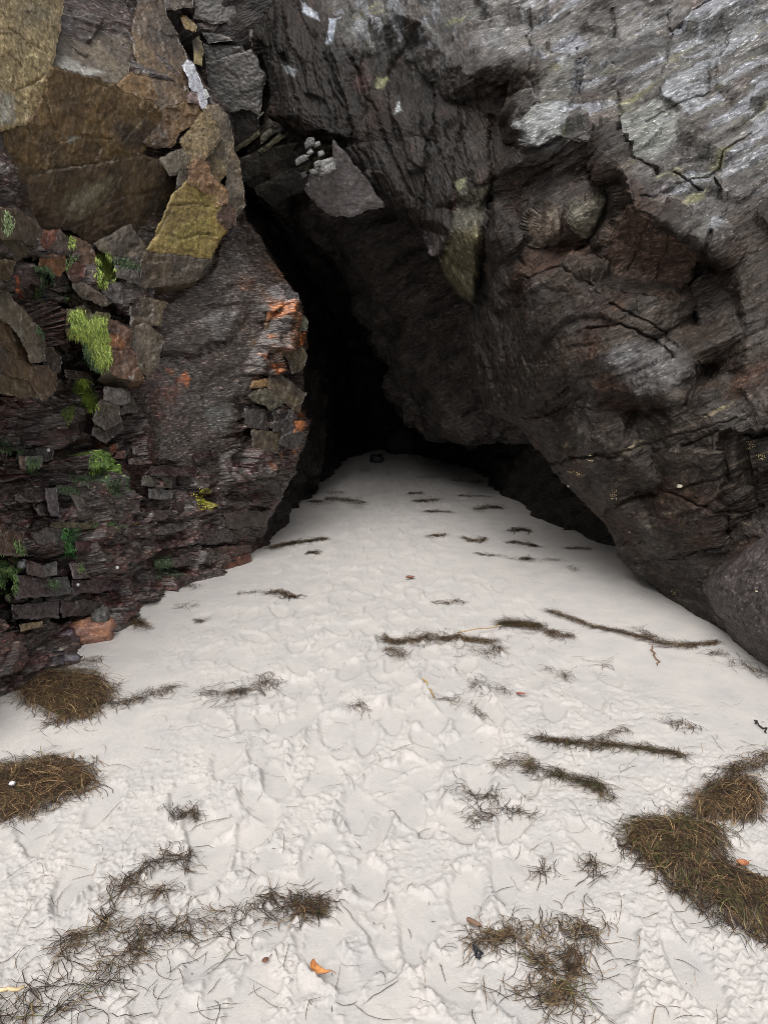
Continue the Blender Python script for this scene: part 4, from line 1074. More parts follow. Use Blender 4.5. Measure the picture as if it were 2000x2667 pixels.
# upper left: big massive blocks
tag(lb('a', [(-160, -80), (385, -80), (380, 0), (330, 300), (270, 600), (180, 740), (0, 800), (-160, 790)], -0.12, (0.42, 0.345, 0.20), (0.28, 0.215, 0.11), stain=.35, rough=0.55, tilt=(-.25, -.1, -.1, .15)), 'cream coloured rock block')
lb('a', [(470, -80), (860, -80), (850, 110), (830, 250), (790, 330), (770, 450), (700, 520), (560, 470), (420, 440), (345, 390), (390, 200), (440, 40)], -0.02, (0.125, 0.112, 0.098), (0.085, 0.075, 0.06), tilt=(.25, -.12, 0, .1))
lb('a', [(872, -80), (1000, -20), (1010, 100), (1130, 330), (1155, 480), (1130, 650), (1000, 690), (900, 560), (850, 330), (840, 200)], 0.02, (0.065, 0.045, 0.04), (0.10, 0.065, 0.035), fr=FV, grain=0.012, rough=0.35)
lb('a', [(1010, -60), (1190, -40), (1180, 30), (1080, 50), (1030, 60)], 0.1, (0.2, 0.19, 0.2), (0.05, 0.04, 0.04), rough=0.3)
lb('D', [(290, 140), (335, 135), (420, 220), (410, 260), (340, 240)], 0.15, (0.26, 0.18, 0.07), (0.1, 0.07, 0.04))
lb('D', [(400, 330), (440, 300), (470, 420), (455, 540), (410, 530)], 0.3, (0.25, 0.2, 0.09), (0.08, 0.06, 0.04))
lb('a', [(330, 420), (560, 490), (700, 540), (760, 590), (960, 650), (1000, 720), (900, 880), (860, 950), (600, 1020), (250, 1060), (100, 1000), (-80, 830), (180, 760), (280, 610)], -0.08,
   (0.17, 0.105, 0.042), (0.09, 0.058, 0.028), stain=.5, tilt=(-.3, .05, -.05, .08))
lb('a', [(720, 540), (800, 460), (900, 490), (940, 540), (965, 645), (760, 590)], -0.12, (0.25, 0.135, 0.045), (0.15, 0.085, 0.035))
lb('a', [(1000, 690), (1130, 650), (1240, 640), (1270, 680), (1180, 750), (1100, 810), (1040, 900), (960, 900), (900, 880), (1010, 720)], -0.06, (0.14, 0.075, 0.035), (0.05, 0.03, 0.022), amp=0.022, rough=0.35)
lb('a', [(90, 1015), (250, 1070), (600, 1030), (860, 960), (990, 1010), (1100, 1090), (1060, 1230), (1000, 1400), (900, 1530), (800, 1400), (580, 1500), (440, 1400), (250, 1400), (180, 1250), (120, 1100)], -0.1,
   (0.06, 0.042, 0.03), (0.035, 0.025, 0.018), tilt=(-.1, .22, 0, 0))
lb('a', [(590, 1510), (800, 1400), (900, 1530), (880, 1625), (700, 1580)], -0.12, (0.13, 0.118, 0.10), (0.09, 0.08, 0.07))
lb('a', [(980, 990), (1120, 920), (1165, 960), (1140, 1080), (1060, 1065)], -0.2, (0.22, 0.21, 0.175), (0.16, 0.15, 0.12), amp=0.006)
tag(lb('a', [(1160, 1130), (1060, 1230), (1050, 1290), (920, 1545), (1285, 1602), (1392, 1400), (1365, 1290), (1280, 1205), (1230, 1140)], -0.24, (0.36, 0.27, 0.075), (0.25, 0.185, 0.05), stain=.3, amp=0.008, rough=0.5, tilt=(-.05, .05, .05, 0)), 'smooth yellow ochre rock face')
lb('a', [(1160, 1125), (1175, 1020), (1230, 995), (1285, 1020), (1290, 1080), (1400, 1190), (1390, 1250), (1340, 1260), (1280, 1200), (1230, 1140)], -0.28, (0.36, 0.19, 0.12), (0.24, 0.15, 0.085), amp=0.016)
lb('a', [(1085, 1170), (1110, 1060), (1170, 1040), (1160, 1130)], -0.22, (0.12, 0.1, 0.08))
lb('a', [(1120, 885), (1275, 690), (1325, 770), (1350, 850), (1260, 985), (1190, 1000), (1150, 935)], -0.18, (0.25, 0.19, 0.105), (0.17, 0.125, 0.065), fr=FV, grain=0.02, amp=0.008)
lb('a', [(1260, 990), (1345, 850), (1390, 900), (1390, 1060), (1340, 1120), (1290, 1070)], -0.12, (0.15, 0.12, 0.055), (0.06, 0.045, 0.03))
lb('a', [(1285, 650), (1340, 650), (1400, 760), (1440, 950), (1480, 1130), (1500, 1270), (1450, 1340), (1400, 1240), (1410, 1100), (1385, 900), (1330, 760)], -0.08, (0.18, 0.155, 0.115), (0.11, 0.09, 0.07), amp=0.014)
lb('a', [(1345, 1310), (1390, 1250), (1450, 1290), (1440, 1390), (1395, 1410), (1350, 1370)], -0.26, (0.17, 0.10, 0.075), (0.09, 0.06, 0.05))
lb('a', [(895, 1570), (1100, 1590), (1285, 1610), (1200, 1720), (1080, 1745), (860, 1770), (865, 1680)], -0.27, (0.10, 0.088, 0.078), (0.07, 0.06, 0.052), tilt=(0, .12, 0, 0))
lb('a', [(850, 1780), (1080, 1755), (1200, 1730), (1265, 1660), (1180, 1760), (1030, 1885), (900, 1850)], -0.14, (0.06, 0.054, 0.05), None, tilt=(0, .35, 0, 0))
lb('D', [(340, 490), (380, 530), (440, 640), (445, 700), (512, 890), (487, 912), (410, 770), (380, 720), (368, 650), (315, 540)], -0.1, (0.48, 0.49, 0.54), (0.3, 0.3, 0.34), amp=0.008, rough=0.3, name='quartz_vein', stain=.1, edge=4, splats=[])  # narrow bluish-white strip
lb('D', [(455, 745), (500, 738), (527, 795), (505, 818), (470, 780)], -0.04, (0.45, 0.47, 0.46), None, amp=0.004, name='quartz_block')
lb('D', [(370, 760), (420, 770), (440, 855), (345, 850)], -0.12, (0.26, 0.18, 0.165), None, amp=0.006)
# the reddish broken ledge
for pts, off, c in [
    ([(430, 170), (620, 150), (565, 270), (490, 340), (390, 340)], -.30, (.27, .125, .09)), ([(625, 155), (680, 240), (740, 290), (745, 410), (640, 410), (495, 350), (570, 280)], -.30, (.16, .125, .112)),
    ([(760, 230), (880, 270), (945, 390), (995, 450), (1005, 780), (885, 700), (875, 540), (785, 400)], -.26, (.17, .09, .077)), ([(425, 430), (560, 405), (655, 430), (682, 545), (600, 612), (540, 600), (420, 510)], -.36, (.34, .15, .075)),
    ([(690, 545), (765, 485), (882, 540), (862, 645), (800, 700), (720, 645)], -.33, (.21, .09, .072)), ([(380, 350), (480, 345), (560, 400), (430, 425), (340, 480)], -.28, (.10, .085, .05)),
    ([(1185, 520), (1302, 540), (1302, 665), (1205, 640)], -.30, (.20, .18, .16)), ([(1310, 555), (1452, 560), (1425, 712), (1310, 684)], -.28, (.18, .16, .14)),
    ([(1180, 430), (1490, 490), (1455, 560), (1310, 550), (1180, 515)], -.22, (.05, .05, .035)), ([(1210, 650), (1420, 720), (1400, 790), (1260, 730)], -.22, (.09, .085, .075)),
    ([(740, 705), (880, 718), (1050, 830), (1135, 905), (1090, 935), (880, 845), (750, 745)], -.36, (.14, .11, .085)), ([(690, 780), (860, 850), (1090, 940), (980, 1000), (760, 950), (680, 880)], -.18, (.085, .07, .05)),
    ([(1085, 705), (1252, 705), (1262, 900), (1180, 890), (1060, 785)], -.26, (.14, .125, .12)), ([(560, 620), (700, 610), (740, 690), (570, 730), (540, 680)], -.28, (.06, .055, .055)),
    ([(1265, 740), (1390, 790), (1390, 890), (1280, 900)], -.12, (.06, .045, .035)),
    ([(1095, 1075), (1225, 1115), (1335, 1180), (1365, 1400), (1120, 1375), (1112, 1240)], -.40, (.165, .077, .07)), ([(1105, 1392), (1370, 1420), (1432, 1600), (1492, 1692), (1240, 1640), (1095, 1590)], -.42, (.185, .09, .08)),
    ([(1345, 1160), (1480, 1130), (1642, 1255), (1622, 1525), (1520, 1645), (1400, 1440)], -.30, (.155, .145, .13)), ([(1420, 860), (1500, 850), (1700, 900), (1640, 1130), (1480, 1120), (1360, 1150), (1350, 950)], -.24, (.075, .068, .065)),
    ([(1090, 1780), (1232, 1800), (1332, 1832), (1322, 1905), (1200, 1952), (1075, 1892)], -.30, (.20, .18, .165)), ([(1045, 1905), (1200, 1962), (1242, 2102), (1100, 2205), (975, 2105)], -.26, (.12, .108, .105)),
    ([(1250, 1835), (1372, 1902), (1412, 2022), (1252, 2052)], -.22, (.13, .118, .10)), ([(1000, 2120), (1100, 2210), (1240, 2110), (1250, 2200), (1100, 2330), (960, 2260)], -.18, (.10, .09, .08)),
    ([(660, 1600), (1000, 1640), (1030, 1700), (900, 1720), (690, 1660)], -.1, (.06, .045, .035))]:
    lb('A', pts, off, c, rough=0.38)
lb('A', [(1085, 1605), (1240, 1652), (1492, 1702), (1340, 1795), (1200, 1795), (1015, 1685)], -0.30, (0.145, 0.138, 0.12), None, tilt=(-.1, .25, 0, 0))
lb('A', [(715, 975), (850, 960), (940, 1060), (990, 1030), (1095, 1040), (1125, 1260), (1155, 1480), (1100, 1570), (990, 1570), (920, 1420), (870, 1280), (710, 1250)], -.40, (.15, .15, .05), (.07, .075, .03), rough=.5)
# slanting slab and lumps at the left edge
for pts, off, c, r in [
    ([(-90, 740), (0, 760), (290, 1060), (430, 1240), (442, 1500), (345, 1505), (250, 1260), (100, 1090), (-90, 990)], -.5, (.145, .145, .14), .45), ([(445, 1380), (540, 1380), (622, 1460), (602, 1600), (500, 1645), (440, 1505)], -.4, (.06, .05, .045), .4),
    ([(330, 1545), (480, 1580), (562, 1650), (562, 1800), (440, 1905), (328, 1700)], -.45, (.13, .088, .085), .4), ([(-90, 1010), (100, 1110), (250, 1280), (330, 1540), (200, 1500), (-90, 1300)], -.42, (.09, .06, .05), .4),
    ([(-90, 1320), (180, 1510), (310, 1560), (320, 1690), (150, 1660), (-90, 1560)], -.45, (.07, .05, .045), .4), ([(-90, 1580), (150, 1680), (330, 1720), (420, 1880), (200, 1860), (-90, 1760)], -.42, (.055, .052, .045), .4),
    ([(-90, -60), (160, -50), (330, 60), (420, 180), (380, 300), (200, 240), (-90, 180)], -.42, (.075, .065, .06), .4), ([(-90, 200), (190, 260), (330, 350), (160, 470), (-90, 420)], -.36, (.06, .055, .035), .4),
    ([(-90, 440), (150, 490), (120, 620), (-90, 720)], -.5, (.05, .048, .045), .4)]:
    lb('A', pts, off, c, rough=r, amp=0.018)
# broken orange-grey edge beside the cleft
for pts, off, c, nm in [
    ([(1245, 830), (1310, 815), (1316, 880), (1232, 912), (1225, 870)], -.16, (.52, .50, .45), 'quartz_block'), ([(1235, 922), (1305, 905), (1306, 942), (1250, 967), (1228, 952)], -.16, (.55, .53, .49), 'quartz_block'),
    ([(1240, 735), (1315, 720), (1302, 782), (1250, 812)], -.15, (.36, .28, .19), 'quartz_block'), ([(1228, 1070), (1300, 1062), (1296, 1088), (1230, 1104)], -.15, (.38, .33, .27), 'quartz_block'),
    ([(1222, 1108), (1252, 1108), (1247, 1222), (1218, 1214)], -.15, (.36, .32, .29), 'quartz_block'), ([(1245, 970), (1290, 985), (1295, 1055), (1262, 1040)], -.14, (.24, .23, .21), 'quartz_block'),
    ([(1330, 790), (1420, 768), (1512, 850), (1492, 935), (1420, 952), (1365, 900)], -.14, (.115, .115, .085), 'rock_block'), ([(1310, 920), (1400, 908), (1455, 1000), (1400, 1062), (1320, 1112)], -.13, (.38, .135, .05), 'rock_block'),
    ([(1250, 1112), (1400, 1050), (1505, 1150), (1482, 1272), (1390, 1342), (1325, 1182)], -.17, (.135, .118, .085), 'rock_block'), ([(965, 1562), (1060, 1510), (1160, 1498), (1302, 1622), (1180, 1682), (1055, 1602)], -.17, (.155, .14, .10), 'rock_block'),
    ([(1158, 1390), (1250, 1368), (1482, 1542), (1432, 1702), (1300, 1602), (1168, 1462)], -.15, (.10, .088, .08), 'rock_block'), ([(1195, 1690), (1400, 1700), (1422, 1852), (1200, 1872)], -.12, (.06, .052, .05), 'rock_block'),
    ([(1275, 1850), (1482, 1932), (1402, 2052), (1265, 2002)], -.13, (.09, .083, .078), 'rock_block'), ([(1100, 1272), (1235, 1242), (1225, 1330), (1165, 1372)], -.13, (.34, .14, .06), 'rock_block'),
    ([(1010, 1420), (1135, 1398), (1152, 1462), (975, 1485)], -.13, (.26, .16, .075), 'rock_block'), ([(1400, 1790), (1495, 1798), (1450, 1880), (1390, 1905)], -.16, (.38, .14, .055), 'rock_block'),
    ([(1140, 705), (1235, 705), (1232, 800), (1135, 850)], -.12, (.33, .13, .05), 'rock_block'), ([(1120, 870), (1215, 860), (1210, 960), (1130, 1000)], -.10, (.15, .105, .06), 'rock_block'),
    ([(1000, 1010), (1110, 1000), (1120, 1090), (1010, 1110)], -.09, (.19, .12, .07), 'rock_block'), ([(930, 1680), (1100, 1700), (1150, 1860), (960, 1840)], -.08, (.08, .07, .065), 'rock_block'),
    ([(1000, 1880), (1250, 1900), (1240, 2080), (1020, 2060)], -.08, (.075, .068, .062), 'rock_block'), ([(1340, 560), (1420, 600), (1450, 740), (1380, 720), (1300, 640)], -.1, (.16, .145, .145), 'rock_block')]:
    lb('C', pts, off, c, rough=0.42, name=nm, thick=0.2, edge=5, step=3.0)
# layered slabs low on the left wall
for pts, off, c, w in [
    ([(580, 598), (842, 612), (838, 705), (800, 800), (690, 760)], -.22, (.13, .112, .10), 1), ([(842, 618), (1052, 640), (965, 725), (850, 722)], -.22, (.17, .13, .115), 1), ([(1215, 458), (1460, 470), (1450, 545), (1205, 525)], -.16, (.12, .108, .09), 1),
    ([(1258, 570), (1470, 582), (1455, 642), (1268, 634)], -.16, (.11, .105, .10), 1), ([(595, 450), (762, 460), (772, 565), (690, 545)], -.22, (.09, .10, .085), 1), ([(488, 540), (692, 545), (682, 602), (498, 594)], -.25, (.11, .112, .10), 1),
    ([(385, 558), (482, 558), (492, 802), (438, 785)], -.32, (.12, .10, .105), 1), ([(165, 1722), (362, 1690), (368, 1724), (180, 1762)], -.4, (.22, .155, .085), 1), ([(1168, 940), (1243, 948), (1243, 1002), (1178, 992)], -.14, (.17, .14, .13), 1),
    ([(990, 848), (1205, 850), (1195, 894), (990, 884)], -.18, (.26, .15, .07), 1), ([(225, 290), (362, 290), (356, 372), (218, 362)], -.45, (.16, .16, .14), 1), ([(170, 280), (222, 290), (210, 400), (175, 390)], -.44, (.15, .10, .08), 1),
    ([(430, 850), (800, 870), (990, 884), (980, 905), (620, 890), (430, 880)], -.24, (.10, .085, .05), 1), ([(1120, 210), (1300, 220), (1290, 265), (1120, 260)], -.13, (.13, .105, .10), 1), ([(1090, 310), (1200, 310), (1260, 360), (1090, 350)], -.13, (.12, .085, .075), 1),
    ([(1000, 250), (1060, 240), (1060, 300), (960, 300)], -.16, (.12, .06, .05), 1), ([(640, 1010), (840, 1020), (830, 1090), (650, 1080)], -.2, (.07, .035, .035), 1), ([(880, 1000), (1120, 1020), (1110, 1110), (890, 1090)], -.18, (.085, .055, .055), 1),
    ([(130, 1300), (420, 1330), (440, 1460), (140, 1480)], -.36, (.07, .05, .05), 1), ([(440, 1330), (560, 1320), (600, 1440), (440, 1480)], -.32, (.10, .10, .095), 1), ([(600, 1360), (1000, 1330), (1030, 1400), (610, 1450)], -.2, (.07, .04, .045), 1),
    ([(100, 1560), (500, 1540), (500, 1640), (110, 1660)], -.38, (.075, .055, .055), 1), ([(520, 1530), (860, 1520), (800, 1610), (530, 1640)], -.26, (.065, .045, .045), 1), ([(230, 1170), (370, 1220), (380, 1310), (240, 1280)], -.42, (.10, .07, .065), 1),
    ([(370, 1220), (480, 1180), (480, 1290), (390, 1300)], -.4, (.13, .125, .12), 1), ([(0, 880), (180, 960), (230, 1120), (60, 1120), (-90, 1050)], -.5, (.11, .07, .05), 1), ([(590, 1200), (690, 1200), (760, 1310), (620, 1320)], -.24, (.12, .09, .09), 1)]:
    lb('B', pts, off, c, rough=0.36, name='rock_slab', thick=0.3, edge=6, grain=0.006)
lb('d', [(1180, 728), (1300, 715), (1385, 730), (1402, 785), (1190, 792)], -0.16, (0.12, 0.11, 0.092), None, name='rock_slab', grain=0.014, tilt=(.05, -.06, 0, 0))
lb('d', [(1140, 800), (1395, 790), (1440, 850), (1300, 850), (1150, 830)], -0.06, (0.07, 0.06, 0.052), None, name='rock_slab', tilt=(-.05, .14, 0, 0))
lb('d', [(1150, 960), (1380, 940), (1345, 1010), (1160, 1020)], -0.1, (0.085, 0.065, 0.055), None, name='rock_slab', grain=0.01)
lb('d', [(1135, 1188), (1272, 1158), (1283, 1198), (1140, 1230)], -0.2, (0.19, 0.075, 0.045), (0.12, 0.05, 0.035), name='rock_slab')
lb('d', [(1040, 1140), (1270, 1120), (1270, 1155), (1050, 1195)], -0.12, (0.10, 0.06, 0.05), None, name='rock_slab')
# wet layered slabs filling in between
sr = np.random.default_rng(21)
for k in range(34):
    py = sr.uniform(1180, 1700)
    lim = np.interp(py, [1180, 1450, 1516, 1593, 1670, 1787], [620, 600, 420, 270, 150, 0])
    px = sr.uniform(-30, max(lim, 20)); wd = sr.uniform(40, 130) * (0.7 + 0.3 * (px > 200)); ht = sr.uniform(12, 36)
    if px + wd * 0.6 > lim + 20: continue
    sl = -0.10 + 0.06 * sr.normal() - 0.25 * (py > 1560)
    poly = [(px + x * wd, py + y * ht + x * wd * sl) for x, y in [(-.5, -.5 + .2 * sr.normal() * .5), (-.1, -.55), (.35, -.5), (.5, -.2), (.46, .45), (.05, .55), (-.4, .48), (-.52, .1)]]
    c = [(.05, .028, .028), (.065, .045, .042), (.09, .078, .07), (.06, .055, .05), (.12, .075, .045)][sr.choice(5, p=[.34, .3, .16, .14, .06])]
    block(poly, ZL, sr.uniform(-.14, -.03), c, parent=L, rough=0.3, name='rock_slab', thick=0.25, edge=5, grain=0.008, step=4.2)

# right-hand rock: grey hanging slab and the quartz blocks beside it
R_ = cliff_right
tag(block(Z('b', [(535, 855), (560, 930), (680, 1080), (760, 1190), (850, 1265), (720, 1280), (640, 1310), (540, 1325), (440, 1270), (360, 1170), (380, 1090), (530, 1060)]), 6.45, -0.1, (0.115, 0.105, 0.105), (0.085, 0.075, 0.076),
      parent=R_, name='rock_slab', amp=0.006, rough=0.6, thick=0.5, tilt=(-.15, .15, 0, 0)), 'smooth grey slab hanging from the roof')
for pts, c in [([(1325, 1190), (1350, 1140), (1390, 1145), (1402, 1202), (1330, 1238)], .22), ([(1395, 1190), (1440, 1173), (1452, 1202), (1400, 1228)], .42), ([(1242, 1330), (1290, 1298), (1352, 1290), (1340, 1322), (1250, 1372)], .36),
               ([(1338, 1270), (1370, 1228), (1392, 1262), (1350, 1302)], .26), ([(1430, 1260), (1472, 1248), (1482, 1282), (1438, 1304)], .28), ([(1398, 1348), (1442, 1328), (1452, 1372), (1400, 1392)], .34),
               ([(1440, 1348), (1552, 1313), (1572, 1402), (1530, 1432), (1440, 1454), (1418, 1400)], .36), ([(1358, 1412), (1430, 1388), (1432, 1442), (1380, 1454)], .36), ([(1408, 1462), (1452, 1450), (1446, 1504)], .34),
               ([(1328, 1532), (1362, 1508), (1356, 1544)], .4), ([(1290, 1440), (1330, 1420), (1340, 1460), (1300, 1475)], .18)]:
    block(Z('D', pts), 6.42, -0.2 + 0.08 * sr.random(), (c * .5, c * .49, c * .465), None, parent=R_, name='quartz_block', amp=0.007, thick=0.22, edge=3, step=2.4, fr=FI, grain=0.01, jit=0.6)
# bedded slabs in the cleft
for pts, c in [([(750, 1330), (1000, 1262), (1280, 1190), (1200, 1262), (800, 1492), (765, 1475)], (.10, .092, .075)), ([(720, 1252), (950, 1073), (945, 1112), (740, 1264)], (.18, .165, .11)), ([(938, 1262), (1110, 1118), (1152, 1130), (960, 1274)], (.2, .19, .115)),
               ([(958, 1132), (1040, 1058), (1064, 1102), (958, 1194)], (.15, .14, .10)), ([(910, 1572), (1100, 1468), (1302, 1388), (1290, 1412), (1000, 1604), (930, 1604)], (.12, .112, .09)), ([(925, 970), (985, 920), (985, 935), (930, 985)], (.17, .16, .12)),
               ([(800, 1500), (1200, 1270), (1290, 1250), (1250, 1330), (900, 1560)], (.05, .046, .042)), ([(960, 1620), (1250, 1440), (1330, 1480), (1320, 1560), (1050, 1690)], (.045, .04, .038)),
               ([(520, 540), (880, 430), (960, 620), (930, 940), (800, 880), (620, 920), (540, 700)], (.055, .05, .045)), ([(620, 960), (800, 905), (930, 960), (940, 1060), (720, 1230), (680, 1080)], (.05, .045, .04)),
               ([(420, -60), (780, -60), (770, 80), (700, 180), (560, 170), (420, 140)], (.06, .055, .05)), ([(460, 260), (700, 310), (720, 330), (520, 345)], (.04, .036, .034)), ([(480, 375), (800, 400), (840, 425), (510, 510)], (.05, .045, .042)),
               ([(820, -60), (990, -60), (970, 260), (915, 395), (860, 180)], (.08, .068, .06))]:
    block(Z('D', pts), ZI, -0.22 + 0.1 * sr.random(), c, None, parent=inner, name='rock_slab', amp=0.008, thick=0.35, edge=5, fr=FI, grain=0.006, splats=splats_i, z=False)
# ------------------------------------------------------------------ loose stones
def stone(name, label, cat, loc, size, col, col2=None, rot=0.0, seed=1, rough=0.45, n=40, facety=0.35, parent=None, group=None, sub=()):
    u = np.linspace(0, 2 * math.pi, n + 1)[:-1]; v = np.linspace(0.02, math.pi - 0.02, n // 2)
    S = np.stack([np.sin(v)[:, None] * np.cos(u), np.sin(v)[:, None] * np.sin(u), np.cos(v)[:, None] + 0 * u], -1)
    # square it off a little, then chip
    S = S / (np.abs(S) ** 3.2).sum(-1, keepdims=True) ** (1 / 3.2)
    q = S * 1.3 + seed * 7.7
    f1, f2, r, off = voro(q)
    rad = 1 + facety * ((r[..., 0] - .5) * .6 + (off * (r[..., 1:] - .5)).sum(-1)) + 0.10 * fbm(S * 3 + seed, 3)
    V = S * rad[..., None] * np.array(size) / 2
    c, s = math.cos(rot), math.sin(rot)
    V = V @ np.array([[c, s, 0], [-s, c, 0], [0, 0, 1]])
    w = smooth(-.3, .4, fbm(V * 12 + seed, 4))[..., None]
    C = np.array(col) * (1 - w) + (np.array(col2) if col2 is not None else np.array(col) * 0.6) * w
    m = V.shape[0]
    i = np.arange(m * n).reshape(m, n)
    q = np.stack([i[:-1], np.roll(i[:-1], -1, 1), np.roll(i[1:], -1, 1), i[1:]], -1).reshape(-1, 4)
    caps = [i[0][None, :], i[-1][None, ::-1]]
    o = mesh_obj(name, V, [q] + caps, M_BLOCK, parent, C, np.full(V.shape[:2], rough))
    o.location = loc
    return tag(o, label, cat, group)
def on_sand(px, py, dz=0.0):
    p = ground(float(px), float(py)); p[2] = float(sand_z(p[0], p[1])) + dz
    return p
def st(px, py, size, label, col, col2=None, dz=None, **k):
    p = on_sand(px, py); p[2] += size[2] * (0.25 if dz is None else dz)
    return stone('stone', label, 'stone', p, size, col, col2, **k)
st(226, 1672, (0.30, 0.16, 0.15), 'rusty orange and pink boulder on the sand at the foot of the left wall', (.34, .17, .10), (.2, .10, .08), rot=.35, seed=3, group='stones at the foot of the left wall')
st(268, 1664, (0.10, 0.12, 0.20), 'grey striped stone leaning on the right end of the rusty boulder', (.10, .095, .09), (.035, .032, .03), rot=.3, seed=4, dz=.3, group='stones at the foot of the left wall')
st(165, 1690, (0.17, 0.15, 0.14), 'dark purple wet stone at the left end of the rusty boulder', (.075, .04, .05), None, rot=.2, seed=5, rough=.25, group='stones at the foot of the left wall')
st(118, 1690, (0.16, 0.10, 0.10), 'small bright orange stone with ribbed top beside the left wall', (.45, .22, .06), (.2, .09, .04), rot=.2, seed=6, dz=.6, group='stones at the foot of the left wall')
st(50, 1712, (0.09, 0.08, 0.10), 'tan orange pebble wedged near the left edge of the photo', (.33, .2, .09), (.15, .08, .04), rot=.6, seed=7, dz=.7, group='stones at the foot of the left wall')
st(172, 1732, (0.13, 0.07, 0.06), 'small grey flat stone poking out onto the sand above the big weed pile', (.11, .10, .115), (.06, .05, .06), rot=.2, seed=8, group='stones at the foot of the left wall')
st(130, 1740, (0.15, 0.10, 0.09), 'blackish wet stone just left of the small grey flat stone', (.06, .045, .055), None, rot=.1, seed=9, rough=.25, group='stones at the foot of the left wall')
st(80, 1748, (0.14, 0.10, 0.10), 'dark maroon wet stone in the rubble between two blackish stones', (.09, .04, .04), None, rot=.5, seed=10, rough=.28, group='stones at the foot of the left wall')
st(30, 1772, (0.16, 0.10, 0.10), 'mottled green and maroon stone at the left edge above the weed piles', (.08, .07, .06), (.12, .05, .05), rot=.4, seed=12, rough=.28, group='stones at the foot of the left wall')
p = on_sand(980, 1203); stone('stone', 'black stone standing on the sand at the far end of the cave', 'stone', p + np.array([0, 0, .04]), (.2, .16, .16), (.025, .022, .02), None, seed=14)
p = on_sand(1046, 1186); stone('boulder', 'dark wet boulder blocking the far end of the cave', 'boulder', p + np.array([0, .2, .2]), (.5, .4, .45), (.02, .018, .018), None, seed=15, rough=.7)
# ------------------------------------------------------------------ ribbons: seagrass and algae
def ribbons(P, width, tint, side=None):
    """P: N x K x 3 centre lines -> flat blades."""
    N, K = P.shape[:2]
    T = np.gradient(P, axis=1)
    if side is None:
        side = np.cross(T, np.array([0, 0, 1.0]))
    side = side / (np.linalg.norm(side, axis=-1, keepdims=True) + 1e-9)
    tap = np.interp(np.linspace(0, 1, K), [0, .12, .8, 1], [.55, 1, .9, .25])
    w = width[:, None, None] * tap[None, :, None] * 0.5
    V = np.stack([P - side * w, P + side * w], 2)
    i = np.arange(N * K * 2).reshape(N, K, 2)
    q = np.stack([i[:, :-1, 0], i[:, :-1, 1], i[:, 1:, 1], i[:, 1:, 0]], -1).reshape(-1, 4)
    C = np.repeat(np.repeat(tint[:, None, None, :], K, 1), 2, 2)
    return V.reshape(-1, 3), q, C.reshape(-1, 3)

WEED = np.array([(.020, .014, .011), (.042, .026, .016), (.075, .045, .024), (.14, .086, .042), (.045, .048, .018), (.09, .105, .03), (.24, .165, .085)])
def weed_cols(n, mix, r):
    c = WEED[r.choice(7, n, p=np.array(mix) / sum(mix))]
    return c * r.uniform(.7, 1.35, (n, 1))
MIX = dict(brown=(3, 5, 5, 3.5, .7, .3, 1.8), dark=(4, 5, 4, 1.6, .6, .2, .8), green=(3, 5, 4, 2.2, 2.2, 1.0, 1.0), tan=(3, 4, 5, 3.5, 1, .3, 1.4))

def strands(xy, z0, length, head, r, bend=1.0, lift=0.012, K=7):
    n = len(xy)
    ds = length[:, None] / (K - 1)
    th = head[:, None] + np.cumsum(np.concatenate([np.zeros((n, 1)), r.normal(0, .22 * bend, (n, K - 1)) + r.normal(0, .22 * bend, (n, 1))], 1), 1)
    st_ = np.stack([np.cos(th), np.sin(th)], -1) * ds[..., None]
    Q = np.cumsum(st_, 1); Q = Q - Q[:, K // 2:K // 2 + 1] + xy[:, None]
    arch = np.abs(r.normal(0, 1, (n, 1))) * lift * np.sin(np.linspace(0, math.pi, K))[None] + lift * .5 * np.abs(np.cumsum(r.normal(0, .45, (n, K)), 1)) * .5
    zs = sand_z(Q[..., 0], Q[..., 1])
    return Q, zs, arch

